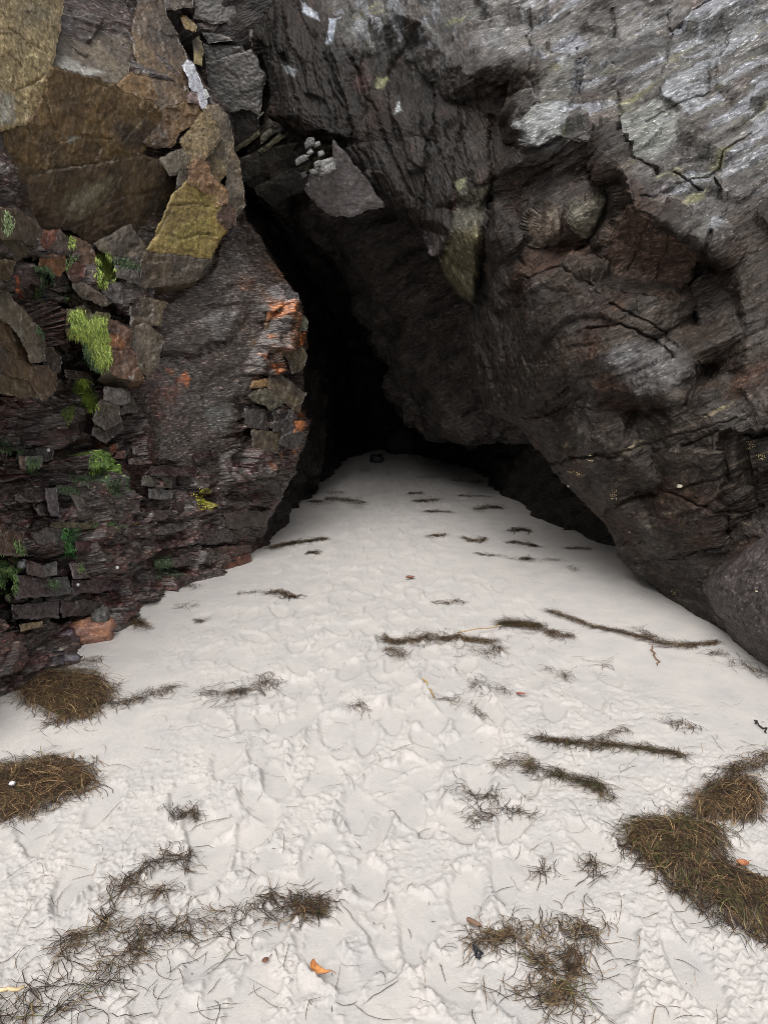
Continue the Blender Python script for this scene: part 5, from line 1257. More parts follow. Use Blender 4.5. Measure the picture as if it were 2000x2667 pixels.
CL_SEED = [100]
def clump(label, shape, n, length=(.06, .2), mound=0.02, width=(.0012, .0026), gaps=True, mix='brown', spread=.6, wpx=20, head=None, group='seagrass washed up on the sand', name='seaweed_clump', dome=False, cat='seaweed', lift=.012, bend=1.0):
    CL_SEED[0] += 1
    r = np.random.default_rng(CL_SEED[0])
    shape = np.array(shape, float)
    if dome: n = int(n * 1.5); mound = mound * .5; length = (.04, .14); spread = max(spread, .8); bend = .7
    if not dome and not isinstance(head, str): n = int(n * .68); mound = mound * .55; lift = lift * .6; length = (length[0] * .6, length[1] * .68)
    if dome or isinstance(head, str):
        closed = True
    else: closed = False
    if closed:                                                    # outline of a pile
        lo, hi = shape.min(0), shape.max(0)
        pts = np.empty((0, 2))
        while len(pts) < n:
            c = r.uniform(lo, hi, (n * 2, 2)); pts = np.vstack([pts, c[inpoly(c[:, 0], c[:, 1], shape)]])
        pts = pts[:n]
        pts = pts + (r.random((n, 1)) < .42) * r.normal(0, 24, (n, 2)) * np.array([1, .6])
        e = segdist(pts[:, 0], pts[:, 1], shape, True) * inpoly(pts[:, 0], pts[:, 1], shape); ew = np.clip(e / wpx, 0, 1)
        hz = mound * (1 - (1 - ew) ** 2)
        g = ground(pts[:, 0], pts[:, 1]); G = ground(shape[:, 0], shape[:, 1])
        cv = np.cov((G - G.mean(0))[:, :2].T); w_, v_ = np.linalg.eigh(cv); ax = math.atan2(v_[1, 1], v_[0, 1])
        hd = ax + r.normal(0, spread, n) + (r.random(n) < .5) * math.pi
        if head == 'round':
            cc = g[:, :2].mean(0); hd = np.arctan2(g[:, 1] - cc[1], g[:, 0] - cc[0]) + math.pi / 2 + r.normal(0, spread, n)
    else:                                                         # a line of weed
        seg = np.hypot(*np.diff(shape, axis=0).T); cum = np.concatenate([[0], np.cumsum(seg)])
        t = r.random(n) * cum[-1]
        pts = np.c_[np.interp(t, cum, shape[:, 0]), np.interp(t, cum, shape[:, 1])]
        mod = 0.45 + 0.9 * (0.5 + 0.5 * np.sin(t / cum[-1] * 9 + CL_SEED[0])) * np.sin(np.clip(t / cum[-1], .03, .97) * math.pi) ** .5
        dev = r.standard_t(2.6, (n, 2)).clip(-4, 4) * 0.8 * wpx * mod[:, None] * np.array([1, .55])
        g0 = ground(pts[:, 0], pts[:, 1])
        pts = pts + dev
        kp = noise(np.c_[pts * .022, np.full((n, 1), CL_SEED[0] * 1.7)]) > (-.12 if gaps else -9) - .3 * r.random(n)
        if wpx < 13 or kp.sum() < .4 * n: kp[:] = True
        pts, dev, t = pts[kp], dev[kp], t[kp]; n = len(pts)
        hz = mound * np.exp(-(dev ** 2).sum(1) / (wpx * .8) ** 2)
        g = ground(pts[:, 0], pts[:, 1])
        gA = ground(np.interp(np.clip(t - 8, 0, None), cum, shape[:, 0]), np.interp(np.clip(t - 8, 0, None), cum, shape[:, 1]))
        gB = ground(np.interp(t + 8, cum, shape[:, 0]), np.interp(t + 8, cum, shape[:, 1]))
        hd = np.arctan2((gB - gA)[:, 1], (gB - gA)[:, 0]) + r.normal(0, spread, n)
    L_ = r.uniform(length[0], length[1], n)
    lvl = r.random(n) ** .6
    Q, zs, arch = strands(g[:, :2], hz, L_, hd, r, bend, lift)
    if closed:
        qx, qy = pix(np.concatenate([Q, zs[..., None]], -1))
        ins = inpoly(qx, qy, shape); ee = segdist(qx, qy, shape, True)
        mz = np.where(ins, mound * (1 - (1 - np.clip(ee / wpx, 0, 1)) ** 2), 0)
    else:
        mz = np.repeat(hz[:, None], Q.shape[1], 1) * np.linspace(1, .6, Q.shape[1])[None]
    z = zs + mz * lvl[:, None] + arch + 0.003
    P = np.concatenate([Q, z[..., None]], -1)
    tint = weed_cols(n, MIX[mix], r) * (1.3 if dome else 1.0)
    sd_ = None
    V, q, C = ribbons(P, r.uniform(width[0], width[1], n), tint)
    faces = [q]
    org = g.mean(0); org[2] = float(sand_z(org[0], org[1]))
    if dome:
        stp = max(5, wpx / 4)
        gx, gy = np.meshgrid(np.arange(lo[0], hi[0], stp), np.arange(lo[1], hi[1], stp)); gg = np.c_[gx.ravel(), gy.ravel()]
        gg = gg[inpoly(gg[:, 0], gg[:, 1], shape)]; gg = gg[segdist(gg[:, 0], gg[:, 1], shape, True) > stp * .5]
        bn = []
        for a, b in zip(shape, np.roll(shape, -1, 0)):
            m = max(1, int(np.hypot(*(b - a)) / stp)); bn += [a + (b - a) * k / m for k in range(m)]
        bn = np.array(bn); al = np.vstack([bn, gg])
        vv, ee_, ff, *_ = delaunay_2d_cdt([Vector(p_) for p_ in al], [(k, (k + 1) % len(bn)) for k in range(len(bn))], [], 1, 1e-4)
        A = np.array([tuple(v) for v in vv]); tri = np.array([f for f in ff if len(f) == 3], np.int32)
        ed = segdist(A[:, 0], A[:, 1], shape, True); gd = ground(A[:, 0], A[:, 1])
        gd[:, 2] = sand_z(gd[:, 0], gd[:, 1]) - .012 + (mound * .82) * (1 - (1 - np.clip(ed / wpx, 0, 1)) ** 2) * (1 + .45 * noise(gd * 14))
    o = bpy.data.objects.new(name, None); COL.objects.link(o); o.location = org; o.empty_display_size = .05
    s_ = mesh_obj('seagrass_strands', V - org, [q], M_WEED, o, C); s_['kind'] = 'stuff'
    if dome: mesh_obj('weed_core', gd - org, [tri], M_WEED, o, np.repeat([[.05, .034, .02]], len(gd), 0))
    return tag(o, label, cat, group)
# ------------------------------------------------------------------ seagrass piles and wisps
G1 = 'seagrass piles and wisps on the sand'
def c(label, zoom, pts, n, **k):
    return clump(label, Z(zoom, pts) if zoom else pts, n, group=G1, **k)
c('large domed brown seagrass pile below the stones at the left wall', None, [(42, 1808), (80, 1768), (120, 1747), (199, 1748), (260, 1754), (295, 1802), (289, 1839), (229, 1875), (169, 1887), (102, 1857), (60, 1839)], 1500, dome=True, mound=.075, wpx=45, mix='tan', spread=.7, lift=.007)
c('peaked wisp of seagrass rising from the top of the large domed pile', 'g', [(200, 80), (330, 60), (440, 40)], 160, mound=.03, wpx=9, mix='tan', spread=.3)
c('thin seagrass tail trailing right from the large domed pile', 'g', [(480, 230), (560, 220), (640, 195), (720, 165), (770, 150)], 260, mound=.012, wpx=15, mix='brown', spread=.55)
c('sparse seagrass fringe under the large domed pile', 'g', [(180, 330), (280, 305), (380, 280), (430, 250)], 170, mound=.012, wpx=9, mix='tan', spread=.3)
c('thick flat brown seagrass pile cut by the left edge of the photo', None, [(-90, 2030), (0, 2000), (120, 1974), (199, 1983), (247, 2007), (250, 2043), (223, 2062), (120, 2092), (48, 2134), (-90, 2150)], 1500, dome=True, mound=.06, wpx=40, mix='brown', spread=.8, lift=.007)
c('dark loose strands fringing the lower side of the flat brown pile', 'g', [(20, 720), (140, 690), (260, 640), (420, 580)], 150, mound=.008, wpx=14, mix='dark', spread=.4)
c('elongated dark seagrass clump right of the large domed pile', 'g', [(900, 190), (960, 190), (1040, 185), (1120, 160), (1190, 120)], 420, mound=.02, wpx=19, mix='dark', spread=.9)
c('tiny dark tuft half buried in the middle of the trampled sand', 'g', [(1530, 245), (1580, 250)], 70, length=(.04, .11), mound=.008, wpx=12, mix='dark', spread=1.5)
c('small round dark tuft right of the flat brown pile', 'g', [(760, 680), (800, 700), (840, 710)], 190, length=(.05, .13), mound=.022, wpx=20, mix='dark', spread=1.6, bend=1.8)
c('black knotted wisp below the small round tuft', 'g', [(560, 1000), (640, 930), (740, 880), (820, 885), (800, 950)], 150, mound=.012, wpx=10, mix='dark', spread=.5)
c('looping thin strands hanging under the black knotted wisp', 'g', [(480, 1010), (560, 1010), (660, 1050), (780, 1010)], 130, length=(.08, .22), mound=.01, wpx=15, mix='brown', spread=.9, bend=1.8)
c('straggling strands reaching down to the lower left seagrass band', 'g', [(500, 1050), (460, 1150), (410, 1190)], 60, length=(.08, .22), mound=.008, wpx=10, mix='dark', spread=.5)
c('sandy grey tangle at the right end of the lower left seagrass band', 'g', [(1170, 1060), (1250, 1110), (1330, 1130), (1390, 1090), (1300, 1050)], 480, mound=.016, wpx=26, mix='dark', spread=1.4, bend=1.6, length=(.05, .16))
c('long ragged seagrass band running to the lower left corner', 'g', [(1130, 1130), (960, 1160), (840, 1210), (700, 1250), (590, 1270), (520, 1350), (400, 1440), (220, 1530), (60, 1570), (-60, 1590)], 850, mound=.012, wpx=56, mix='dark', spread=1.1, bend=1.4)
c('thin brown fringe above the long ragged band', 'g', [(250, 1330), (300, 1250), (420, 1210), (560, 1200), (700, 1190)], 260, mound=.012, wpx=26, mix='brown', spread=.6)
c('star shaped dark seagrass tangle at the lower right', 'h', [(390, 1270), (520, 1230), (640, 1230), (760, 1190), (860, 1230), (900, 1280)], 420, mound=.012, wpx=42, mix='brown', spread=1.1, bend=1.4)
c('lower lobe of the star shaped tangle near the bottom edge', 'h', [(640, 1300), (700, 1390), (660, 1500), (760, 1480), (840, 1550)], 360, mound=.012, wpx=42, mix='brown', spread=.9, bend=1.3)
c('right arm of the star shaped tangle', 'h', [(780, 1300), (840, 1370), (880, 1400)], 260, mound=.014, wpx=24, mix='brown', spread=1.0, bend=1.5)
c('big green and brown seagrass mound at the right edge', None, [(1621, 2176), (1675, 2134), (1784, 2128), (1870, 2158), (1892, 2215), (1850, 2240), (1940, 2279), (2090, 2315), (2090, 2460), (1904, 2411), (1832, 2351), (1711, 2273), (1633, 2224)], 2300, dome=True, mound=.06, wpx=45, mix='green', spread=.6, lift=.007)
c('stray strands fringing the lower side of the big green mound', 'h', [(1060, 870), (1200, 980), (1300, 1060), (1420, 1160), (1560, 1230), (1700, 1280)], 330, mound=.01, wpx=15, mix='dark', spread=.5)
c('curled ring of brown seagrass above the big green mound', None, [(1800, 2130), (1815, 2080), (1860, 2045), (1930, 2025), (1975, 2055), (1985, 2100), (1965, 2140), (1915, 2155), (1880, 2125), (1850, 2150)], 850, dome=True, mound=.045, wpx=30, mix='brown', spread=.8, head='round')
c('brown seagrass heap at the right edge above the curled ring', 'h', [(1480, 540), (1560, 510), (1640, 470), (1720, 440)], 520, mound=.035, wpx=22, mix='brown', spread=.6)
c('slim green seagrass streak pointing left across the smooth right sand', 'h', [(660, 378), (760, 395), (860, 412), (980, 412), (1100, 422), (1200, 438), (1300, 462)], 520, mound=.012, wpx=5, mix='green', spread=.25, length=(.08, .24))
c('forked spray branching up from the slim green streak', 'h', [(900, 400), (970, 370), (1050, 335)], 70, mound=.01, wpx=9, mix='dark', spread=.45)
c('curved green brown wisp below the slim green streak', 'h', [(610, 490), (680, 510), (760, 545), (860, 575), (930, 600), (980, 645)], 520, mound=.02, wpx=14, mix='green', spread=.4)
c('thin loose strands at the left end of the curved green brown wisp', 'h', [(480, 495), (560, 470), (630, 470)], 70, mound=.008, wpx=10, mix='brown', spread=.7)
c('fine dark strands scattered round a footprint left of the curved wisp', 'h', [(310, 590), (420, 620), (480, 620), (470, 690), (380, 730)], 190, length=(.05, .16), mound=.008, wpx=24, mix='dark', spread=1.4, bend=1.5)
c('bluish dark loop of weed beside the footprint', 'h', [(520, 680), (600, 690), (640, 715)], 45, mound=.006, wpx=10, mix='dark', spread=.6, bend=1.6)
c('thin crooked line of weed below the yellow straw', 'h', [(230, 215), (320, 210), (380, 250), (430, 290)], 70, mound=.008, wpx=9, mix='dark', spread=.7)
c('open crisscross wisp right of the yellow straw', 'h', [(370, 120), (430, 160), (500, 165), (560, 195)], 100, mound=.008, wpx=16, mix='dark', spread=1.2)
c('sparse crossing strands on the smooth right sand', 'h', [(690, 70), (760, 80), (820, 115)], 60, mound=.006, wpx=16, mix='dark', spread=1.2)
c('faint crossing strands near the boulder edge', 'h', [(880, 45), (960, 45)], 35, mound=.006, wpx=16, mix='dark', spread=1.2)
c('short twiggy spray on the smooth sand at right', 'h', [(1200, 300), (1290, 320), (1350, 345)], 60, mound=.008, wpx=11, mix='brown', spread=.9)
c('tuft of thin strands left of the big green mound', 'h', [(880, 910), (900, 960), (960, 990)], 80, mound=.008, wpx=16, mix='dark', spread=1.3)
c('few bent strands further left of the big green mound', 'h', [(650, 950), (720, 945)], 28, mound=.006, wpx=14, mix='dark', spread=1.2)
c('long brown seagrass drift across the middle of the sand', 'e', [(700, 1935), (780, 1960), (880, 1945), (1000, 1920), (1120, 1925), (1260, 1930), (1400, 1950)], 1100, gaps=False, mound=.014, wpx=10, mix='brown', spread=.6)
c('drooping tassels under the left end of the long brown drift', 'e', [(740, 2000), (800, 2030), (830, 2060)], 150, mound=.012, wpx=12, mix='brown', spread=.9)
c('drooping tassels under the right end of the long brown drift', 'e', [(1260, 1990), (1350, 2010), (1450, 1985), (1560, 1960)], 260, mound=.01, wpx=16, mix='dark', spread=1.0)
c('compact dark green seagrass bundle at the right end of the long drift', 'f', [(10, 1805), (90, 1810), (180, 1815), (250, 1825)], 900, mound=.03, wpx=9, mix='green', spread=.25)
c('long seagrass rope running right to the boulder', 'f', [(290, 1735), (420, 1770), (560, 1825), (720, 1855), (860, 1890), (1000, 1925), (1150, 1940), (1330, 1925)], 1100, gaps=False, mound=.012, wpx=5, mix='brown', spread=.3)
c('small brown bundle just below the long seagrass rope', 'f', [(280, 1850), (360, 1865), (440, 1880)], 260, mound=.018, wpx=10, mix='brown', spread=.5)
c('dark strands against the lower edge of the boulder', 'f', [(1260, 1985), (1340, 1990), (1450, 2040), (1600, 2120)], 130, mound=.008, wpx=10, mix='dark', spread=.6)
c('thin curved strand pair branching above the long rope', 'f', [(810, 1840), (900, 1870), (960, 1905)], 70, mound=.01, wpx=6, mix='dark', spread=.3)
# in the cave
for lab, pts, n, w, mx, md in [
    ('low green seagrass mound on the left side of the cave floor', [(350, 1075), (420, 1070), (500, 1080), (590, 1095)], 420, 8, 'green', .045), ('small dark clump left of the green cave mound', [(260, 1085), (330, 1088)], 130, 6, 'dark', .025),
    ('dark seagrass patch right of the middle of the cave floor', [(900, 1085), (960, 1085), (1050, 1078)], 240, 6, 'dark', .03), ('faint dark streak behind the middle cave patch', [(860, 1035), (950, 1028)], 110, 4, 'dark', .015),
    ('thin brown streak in front of the middle cave patch', [(960, 1155), (1040, 1150), (1120, 1158)], 120, 3, 'brown', .015), ('long shadowed streak at the right side of the cave floor', [(1170, 1045), (1240, 1050), (1380, 1055)], 150, 4, 'dark', .015),
    ('dark flat clump beside the right inner wall', [(1270, 1135), (1350, 1118), (1450, 1125)], 260, 6, 'dark', .025), ('small dark tuft near the right inner wall', [(1500, 1262), (1550, 1255), (1610, 1262)], 160, 5, 'dark', .02),
    ('tiny twisted brown wisp on the sand at the cave mouth', [(1000, 1290), (1020, 1295), (1090, 1280)], 90, 5, 'brown', .012), ('curved brown wisp at the cave mouth right of the twisted one', [(1200, 1310), (1240, 1325), (1300, 1328), (1340, 1312)], 150, 5, 'brown', .015),
    ('dark wisp right of the curved brown wisp at the cave mouth', [(1480, 1335), (1540, 1335), (1600, 1345), (1660, 1360)], 170, 5, 'dark', .015), ('shadowed streak deep on the left of the cave floor', [(560, 885), (630, 888)], 70, 4, 'dark', .02),
    ('shadowed drift deep on the right of the cave floor', [(1140, 955), (1220, 960), (1310, 965)], 140, 4, 'dark', .02), ('faint streak deep in the middle of the cave floor', [(930, 938), (1040, 932)], 80, 4, 'dark', .015),
    ('tiny streak by the left wall inside the cave', [(370, 1030), (460, 1028)], 70, 4, 'dark', .015), ('green seagrass line along the foot of the left wall at the cave mouth', [(0, 1362), (100, 1335), (200, 1318), (360, 1300)], 420, 5, 'green', .025),
    ('short olive wisp on the sand right of the green line', [(240, 1395), (310, 1390)], 60, 4, 'green', .008), ('crooked dark strand in the left middle of the sand', [(0, 1650), (60, 1645), (120, 1665), (200, 1675)], 110, 5, 'dark', .01),
    ('thin strand line right of the cave mouth wisps', [(1280, 1410), (1340, 1420), (1460, 1425)], 45, 3, 'dark', .006), ('small dark knot on the sand below the right inner wall', [(1570, 1445), (1610, 1443)], 60, 5, 'dark', .012),
    ('faint thin strands in the middle right of the sand', [(1040, 1700), (1130, 1700), (1200, 1705)], 40, 5, 'dark', .006)]:
    clump(lab, Z('e', pts), n, group=G1, wpx=w, mix=mx, mound=md, spread=.45, width=(.003, .006), lift=.01)
for lab, pts, n, w, mx, md in [
    ('dark streak under the lip of the right overhang', [(410, 1345), (480, 1345), (560, 1352)], 150, 4, 'dark', .015), ('tiny twig of weed below the right overhang', [(420, 1478), (470, 1500)], 40, 5, 'dark', .008), ('faint thin line of weed parallel to the overhang', [(40, 1415), (160, 1418), (300, 1425), (400, 1432)], 90, 4, 'dark', .006)]:
    clump(lab, Z('f', pts), n, group=G1, wpx=w, mix=mx, mound=md, spread=.45)
for lab, pts, n, w, mx, md in [
    ('brown green seagrass heap right of the rusty boulder', [(590, 1520), (640, 1505), (700, 1520), (750, 1545)], 520, 11, 'tan', .035), ('green fringe on the sand along the left wall', [(640, 1410), (700, 1395), (760, 1380)], 200, 6, 'green', .02),
    ('thin green strands at the wall foot further back', [(880, 1330), (940, 1335), (1000, 1340)], 110, 6, 'green', .012), ('sparse bent strands below the thin green strands', [(890, 1430), (950, 1432), (1000, 1428)], 40, 8, 'brown', .006),
    ('small dark curl on the sand right of the seagrass heap', [(1000, 1500), (1045, 1498)], 45, 6, 'dark', .008), ('thin line of strands on the sand left of centre', [(1200, 1370), (1300, 1360), (1420, 1365), (1530, 1380)], 130, 5, 'dark', .008)]:
    clump(lab, Z('d', pts), n, group=G1, wpx=w, mix=mx, mound=md, spread=.5)

# loose single blades, too many and too thin to pick apart
def litter():
    r = np.random.default_rng(77)
    out = []
    pts = []
    while len(pts) < 400:
        px, py = r.uniform(-50, 2050), r.uniform(1420, 2700)
        p = ground(px, py)
        keep = 0.75 if py > 1900 else 0.55
        if 700 < px < 1150: keep *= .6
        if py < 1700: keep *= .45
        if noise(np.array([px * .004, py * .004, 2.2])) * .9 + .3 < r.random() * .8: keep *= .4
        wl = np.interp(py, [1450, 1516, 1593, 1670, 1787], [656, 461, 307, 190, 0]); wr = np.interp(py, [1440, 1640, 1755], [1640, 1850, 2000])
        if px < wl + 10 or px > wr - 10: continue
        if r.random() < keep: pts.append(p[:2])
    xy = np.array(pts); n = len(xy)
    Q, zs, arch = strands(xy, 0, r.uniform(.03, .15, n) * r.choice([1, 1, .6], n), r.uniform(0, 6.28, n), r, .7, .003)
    P = np.concatenate([Q, (zs + arch + .0025)[..., None]], -1)
    V, q, C = ribbons(P, r.uniform(.0009, .002, n), weed_cols(n, MIX['brown'], r))
    # short broken bits
    k = 900; bx = np.c_[r.uniform(-1.9, 1.9, k), 1.2 + 4.2 * r.random(k) ** 1.4]
    bx = bx[np.abs(bx[:, 0]) < .3 + .42 * bx[:, 1]]; k = len(bx)
    Q2, z2, a2 = strands(bx, 0, r.uniform(.004, .02, k), r.uniform(0, 6.28, k), r, .6, .001, K=3)
    V2, q2, C2 = ribbons(np.concatenate([Q2, (z2 + a2 + .002)[..., None]], -1), r.uniform(.001, .0025, k), weed_cols(k, MIX['brown'], r))
    q = np.vstack([q, q2 + len(V)]); V = np.vstack([V, V2]); C = np.vstack([C, C2])
    o = mesh_obj('seagrass_litter', V, [q], M_WEED, None, C)
    tag(o, 'thin loose seagrass blades scattered over the white sand', 'seaweed', kind='stuff')
litter()

# ------------------------------------------------------------------ reeds, leaves, shells
def stick(name, label, cat, a, b, rad, col, lift=.012, wob=.01, n=9, group=None, side=6):
    A = on_sand(*a, lift); B = on_sand(*b, lift)
    t = np.linspace(0, 1, n)[:, None]
    r = np.random.default_rng(int(abs(a[0])))
    P = A + (B - A) * t + np.c_[r.normal(0, wob, n), r.normal(0, wob, n), r.normal(0, wob * .3, n)] * np.sin(t * math.pi)
    T = np.gradient(P, axis=0); T /= np.linalg.norm(T, axis=1)[:, None]
    s = np.cross(T, [0, 0, 1.0]); s /= np.linalg.norm(s, axis=1)[:, None]; u = np.cross(s, T)
    an = np.linspace(0, 2 * math.pi, side + 1)[:-1]
    rr = rad * np.interp(np.linspace(0, 1, n), [0, .1, .9, 1], [.8, 1, .8, .4])
    V = P[:, None] + rr[:, None, None] * (np.cos(an)[None, :, None] * s[:, None] + np.sin(an)[None, :, None] * u[:, None])
    i = np.arange(n * side).reshape(n, side)
    q = np.stack([i[:-1], np.roll(i[:-1], -1, 1), np.roll(i[1:], -1, 1), i[1:]], -1).reshape(-1, 4)
    o = mesh_obj(name, V - A, [q, i[:1], i[-1:, ::-1]], M_LEAF, None, np.repeat([col], n * side, 0) * r.uniform(.75, 1.2, (n * side, 1)))
    o.location = A
    return tag(o, label, cat, group)
stick('reed_stalk', 'pale straw lying along the long brown seagrass drift', 'straw', (1190, 1662), (1302, 1638), .004, (.5, .36, .19), .03)
stick('reed_stalk', 'short yellow straw standing out of the sand at centre right', 'straw', (1100, 1778), (1133, 1829), .005, (.45, .31, .13), .012)
stick('reed_stalk', 'thin reddish twig below the long seagrass rope', 'twig', (1697, 1682), (1712, 1732), .004, (.28, .16, .09), .008)
stick('reed_stalk', 'pale broken straw at the lower left edge in the seagrass band', 'straw', (-10, 2603), (70, 2606), .006, (.52, .40, .24), .025)
stick('twig', 'short black twig at the far right edge of the sand', 'twig', (1963, 1874), (1995, 1910), .004, (.03, .025, .025), .006)
stick('twig', 'straight black stem of weed left of the big star tangle', 'twig', (1238, 2484), (1246, 2512), .005, (.02, .02, .025), .014)

def leaf(label, px, py, length, width, rot, curl, col, col2, seed=1, lift=.012):
    n, m = 22, 9
    u = np.linspace(-1, 1, n)[:, None]; v = np.linspace(-1, 1, m)[None]
    w = width / 2 * np.clip(1 - np.abs(u) ** 2.2, 0, 1) ** .7 * (1 - .25 * u)
    a = curl * u
    x = length / 2 * np.sin(a) / max(curl, .01) + 0 * v if curl > .01 else length / 2 * u + 0 * v
    bow = length / 2 * (1 - np.cos(a)) / max(curl, .01)
    y = v * w + bow * .9
    z = .5 * np.abs(v) ** 1.5 * w * 1.2 + .15 * bow + .003 * noise(np.stack([u * 3 + 0 * v, v * 2 + 0 * u, 0 * u * v + seed], -1))
    V = np.stack([x, y + 0 * u, z], -1)
    c_, s_ = math.cos(rot), math.sin(rot)
    V = V @ np.array([[c_, s_, 0], [-s_, c_, 0], [0, 0, 1]])
    t = smooth(-.3, .5, noise(V * 60 + seed) + .5 * np.abs(v) - .2)[..., None]
    C = np.array(col) * (1 - t) + np.array(col2) * t
    Vb = V - np.array([0, 0, .0012])
    i = np.arange(n * m).reshape(n, m); top = gridfaces(n, m); bot = gridfaces(n, m, True) + n * m
    ring = np.concatenate([i[0, :-1], i[:-1, -1], i[-1, :0:-1], i[:0:-1, 0]])
    sideq = np.stack([ring, ring + n * m, np.roll(ring, -1) + n * m, np.roll(ring, -1)], 1)
    o = mesh_obj('dry_leaf', np.concatenate([V.reshape(-1, 3), Vb.reshape(-1, 3)]), [top, bot, sideq], M_LEAF, None, np.concatenate([C.reshape(-1, 3)] * 2))
    # stalk
    p = on_sand(px, py, lift)
    o.location = p
    k = 6; tt = np.linspace(0, 1, k)
    S = V[-1, m // 2] + np.c_[np.cos(rot) * tt * .018, np.sin(rot) * tt * .018, .003 * np.sin(tt * 3)]
    V2, q2, C2 = ribbons(S[None], np.array([.0025]), np.array([col2]))
    mesh_obj('leaf_stalk', V2, [q2], M_LEAF, o, C2)
    return tag(o, label, 'leaf', 'dry leaves on the sand')
leaf('curled orange brown dry leaf alone on the foreground sand', 826, 2546, .082, .022, -.65, 1.25, (.55, .24, .07), (.3, .11, .04), 1)
leaf('small red brown leaf in the middle of the sand before the cave', 1069, 1507, .075, .04, .2, .8, (.24, .11, .065), (.15, .06, .04), 2)
leaf('small orange leaf on smooth sand right of the big green mound', 1935, 2257, .05, .028, .2, .7, (.42, .17, .08), (.28, .11, .05), 3)
leaf('tiny dark red leaf caught in the open crisscross wisp', 1356, 1819, .05, .018, -.2, .5, (.3, .09, .07), (.2, .06, .05), 4)
leaf('brown papery leaf above the star shaped tangle', 1232, 2418, .055, .02, -.6, .6, (.2, .12, .08), (.12, .07, .05), 5)
leaf('little dark brown leaf bit right of the lower left band', 693, 2508, .022, .014, .8, .4, (.2, .09, .05), (.13, .06, .04), 6)

def pebble(label, name, cat, pos, size, col, seed, group=None, rough=.35):
    return stone(name, label, cat, pos, size, col, None, seed=seed, n=20, rough=rough, facety=.3, group=group)
p = on_sand(36, 2068); pebble('white shell lying on the flat brown seagrass pile', 'shell', 'shell', p + [0, 0, .04], (.022, .016, .014), (.75, .76, .78), 3)

# ------------------------------------------------------------------ on the rock: shells, barnacle tufts, algae
zbuild()
def wallpt(px, py, out=.01):
    P_, ok = surf(np.array([px]), np.array([py]))
    v = CAM - P_[0]; v /= np.linalg.norm(v)
    return P_[0] + v * out
pebble('white stone stuck in the dark left wall', 'quartz_stone', 'stone', wallpt(*Z('B', [(190, 1190)])[0], .03), (.05, .04, .045), (.7, .72, .74), 4)
for (x, y), s, lab in [((1005, 1235), .018, 'tiny white shell on the lower left wall, upper of two'), ((665, 1380), .016, 'tiny white shell low on the left wall, lower left of two'), ((420, 232), .016, 'white speck of shell high in the dark left wall hollow')]:
    px, py = Z('B', [(x, y)])[0]
    pebble(lab, 'shell', 'shell', wallpt(px, py, .012), (s, s, s * 1.2), (.75, .75, .77), int(x), 'white shells on the rock')
for (x, y), s, lab in [((1092, 972), .03, 'cream limpet shell in the middle of the right rock'), ((148, 968), .02, 'cream shell speck in the shadow under the right rock'), ((1550, 1615), .012, 'pale speck on the boulder'), ((785, 1255), .014, 'white speck near the lower lip of the right rock')]:
    px, py = Z('f', [(x, y)])[0]
    pebble(lab, 'shell', 'shell', wallpt(px, py, .012), (s, s, s * .7), (.6, .55, .42), int(x), 'pale shells on the right rock')
def tuft(label, pts, n, ln, cols, group, name, cat, droop=.8, width=(.0022, .004), thick=.012, K=4):
    CL_SEED[0] += 1
    r = np.random.default_rng(CL_SEED[0])
    poly = np.array(pts, float); lo, hi = poly.min(0) - 6, poly.max(0) + 6
    if cat == 'algae': n = int(n * 2.2); ln = (ln[0], ln[1] * 1.2); width = (.002, .0042); cols = np.array(cols) * 1.15
    c_ = np.empty((0, 2))
    while len(c_) < n:
        g = r.uniform(lo, hi, (n * 3, 2))
        wx = g + np.c_[noise(np.c_[g * .06, 0 * g[:, :1]]), noise(np.c_[g * .06, 0 * g[:, :1] + 9])] * 9
        e = segdist(wx[:, 0], wx[:, 1], poly, True); ins = inpoly(wx[:, 0], wx[:, 1], poly)
        dens = smooth(-4, 8, np.where(ins, e, -e)) * (.35 + .65 * smooth(-.25, .2, noise(np.c_[g * .05, 0 * g[:, :1] + 4])))
        c_ = np.vstack([c_, g[r.random(len(g)) < dens]])
    c_ = c_[:n]
    B, ok = surf(c_[:, 0], c_[:, 1])
    med = np.median(B[ok][:, 1]) if ok.any() else 5
    ok &= np.abs(B[:, 1] - med) < .45
    B = B[ok]; n = len(B)
    if n < 3: return
    v = CAM - B; v /= np.linalg.norm(v, axis=1)[:, None]
    out = v * .6 + np.array([0, 0, .35]) + r.normal(0, .35, (n, 3))
    t = np.linspace(0, 1, K)[None, :, None]
    L_ = r.uniform(ln[0], ln[1], n)[:, None, None]
    P = B[:, None] + v[:, None] * (thick * r.random((n, 1, 1))) + out[:, None] * L_ * .5 * t + np.array([0, 0, -1.0]) * L_ * droop * t ** 1.6 + r.normal(0, .12, (n, 1, 3)) * L_ * t
    T = np.gradient(P, axis=1)
    side = np.cross(T, v[:, None] + r.normal(0, .3, (n, 1, 3)))
    cols = np.array(cols); tint = cols[r.integers(0, len(cols), n)] * r.uniform(.75, 1.25, (n, 1))
    V, q, C = ribbons(P, r.uniform(width[0], width[1], n), tint, side)
    org = B.mean(0)
    o = bpy.data.objects.new(name, None); COL.objects.link(o); o.location = org; o.empty_display_size = .05
    f_ = mesh_obj('fronds', V - org, [q], M_ALGA, o, C); f_['kind'] = 'stuff'
    tag(o, label, cat, group)
BR = [(.30, .37, .07), (.22, .30, .06), (.38, .44, .11), (.12, .19, .05)]
GR = [(.10, .17, .045), (.07, .125, .04), (.16, .24, .07), (.045, .08, .03)]
DU = [(.045, .08, .03), (.06, .10, .045), (.03, .05, .025), (.09, .13, .06)]
YE = [(.55, .55, .03), (.45, .46, .04), (.65, .62, .08)]
GA = 'green algae patches on the left wall'
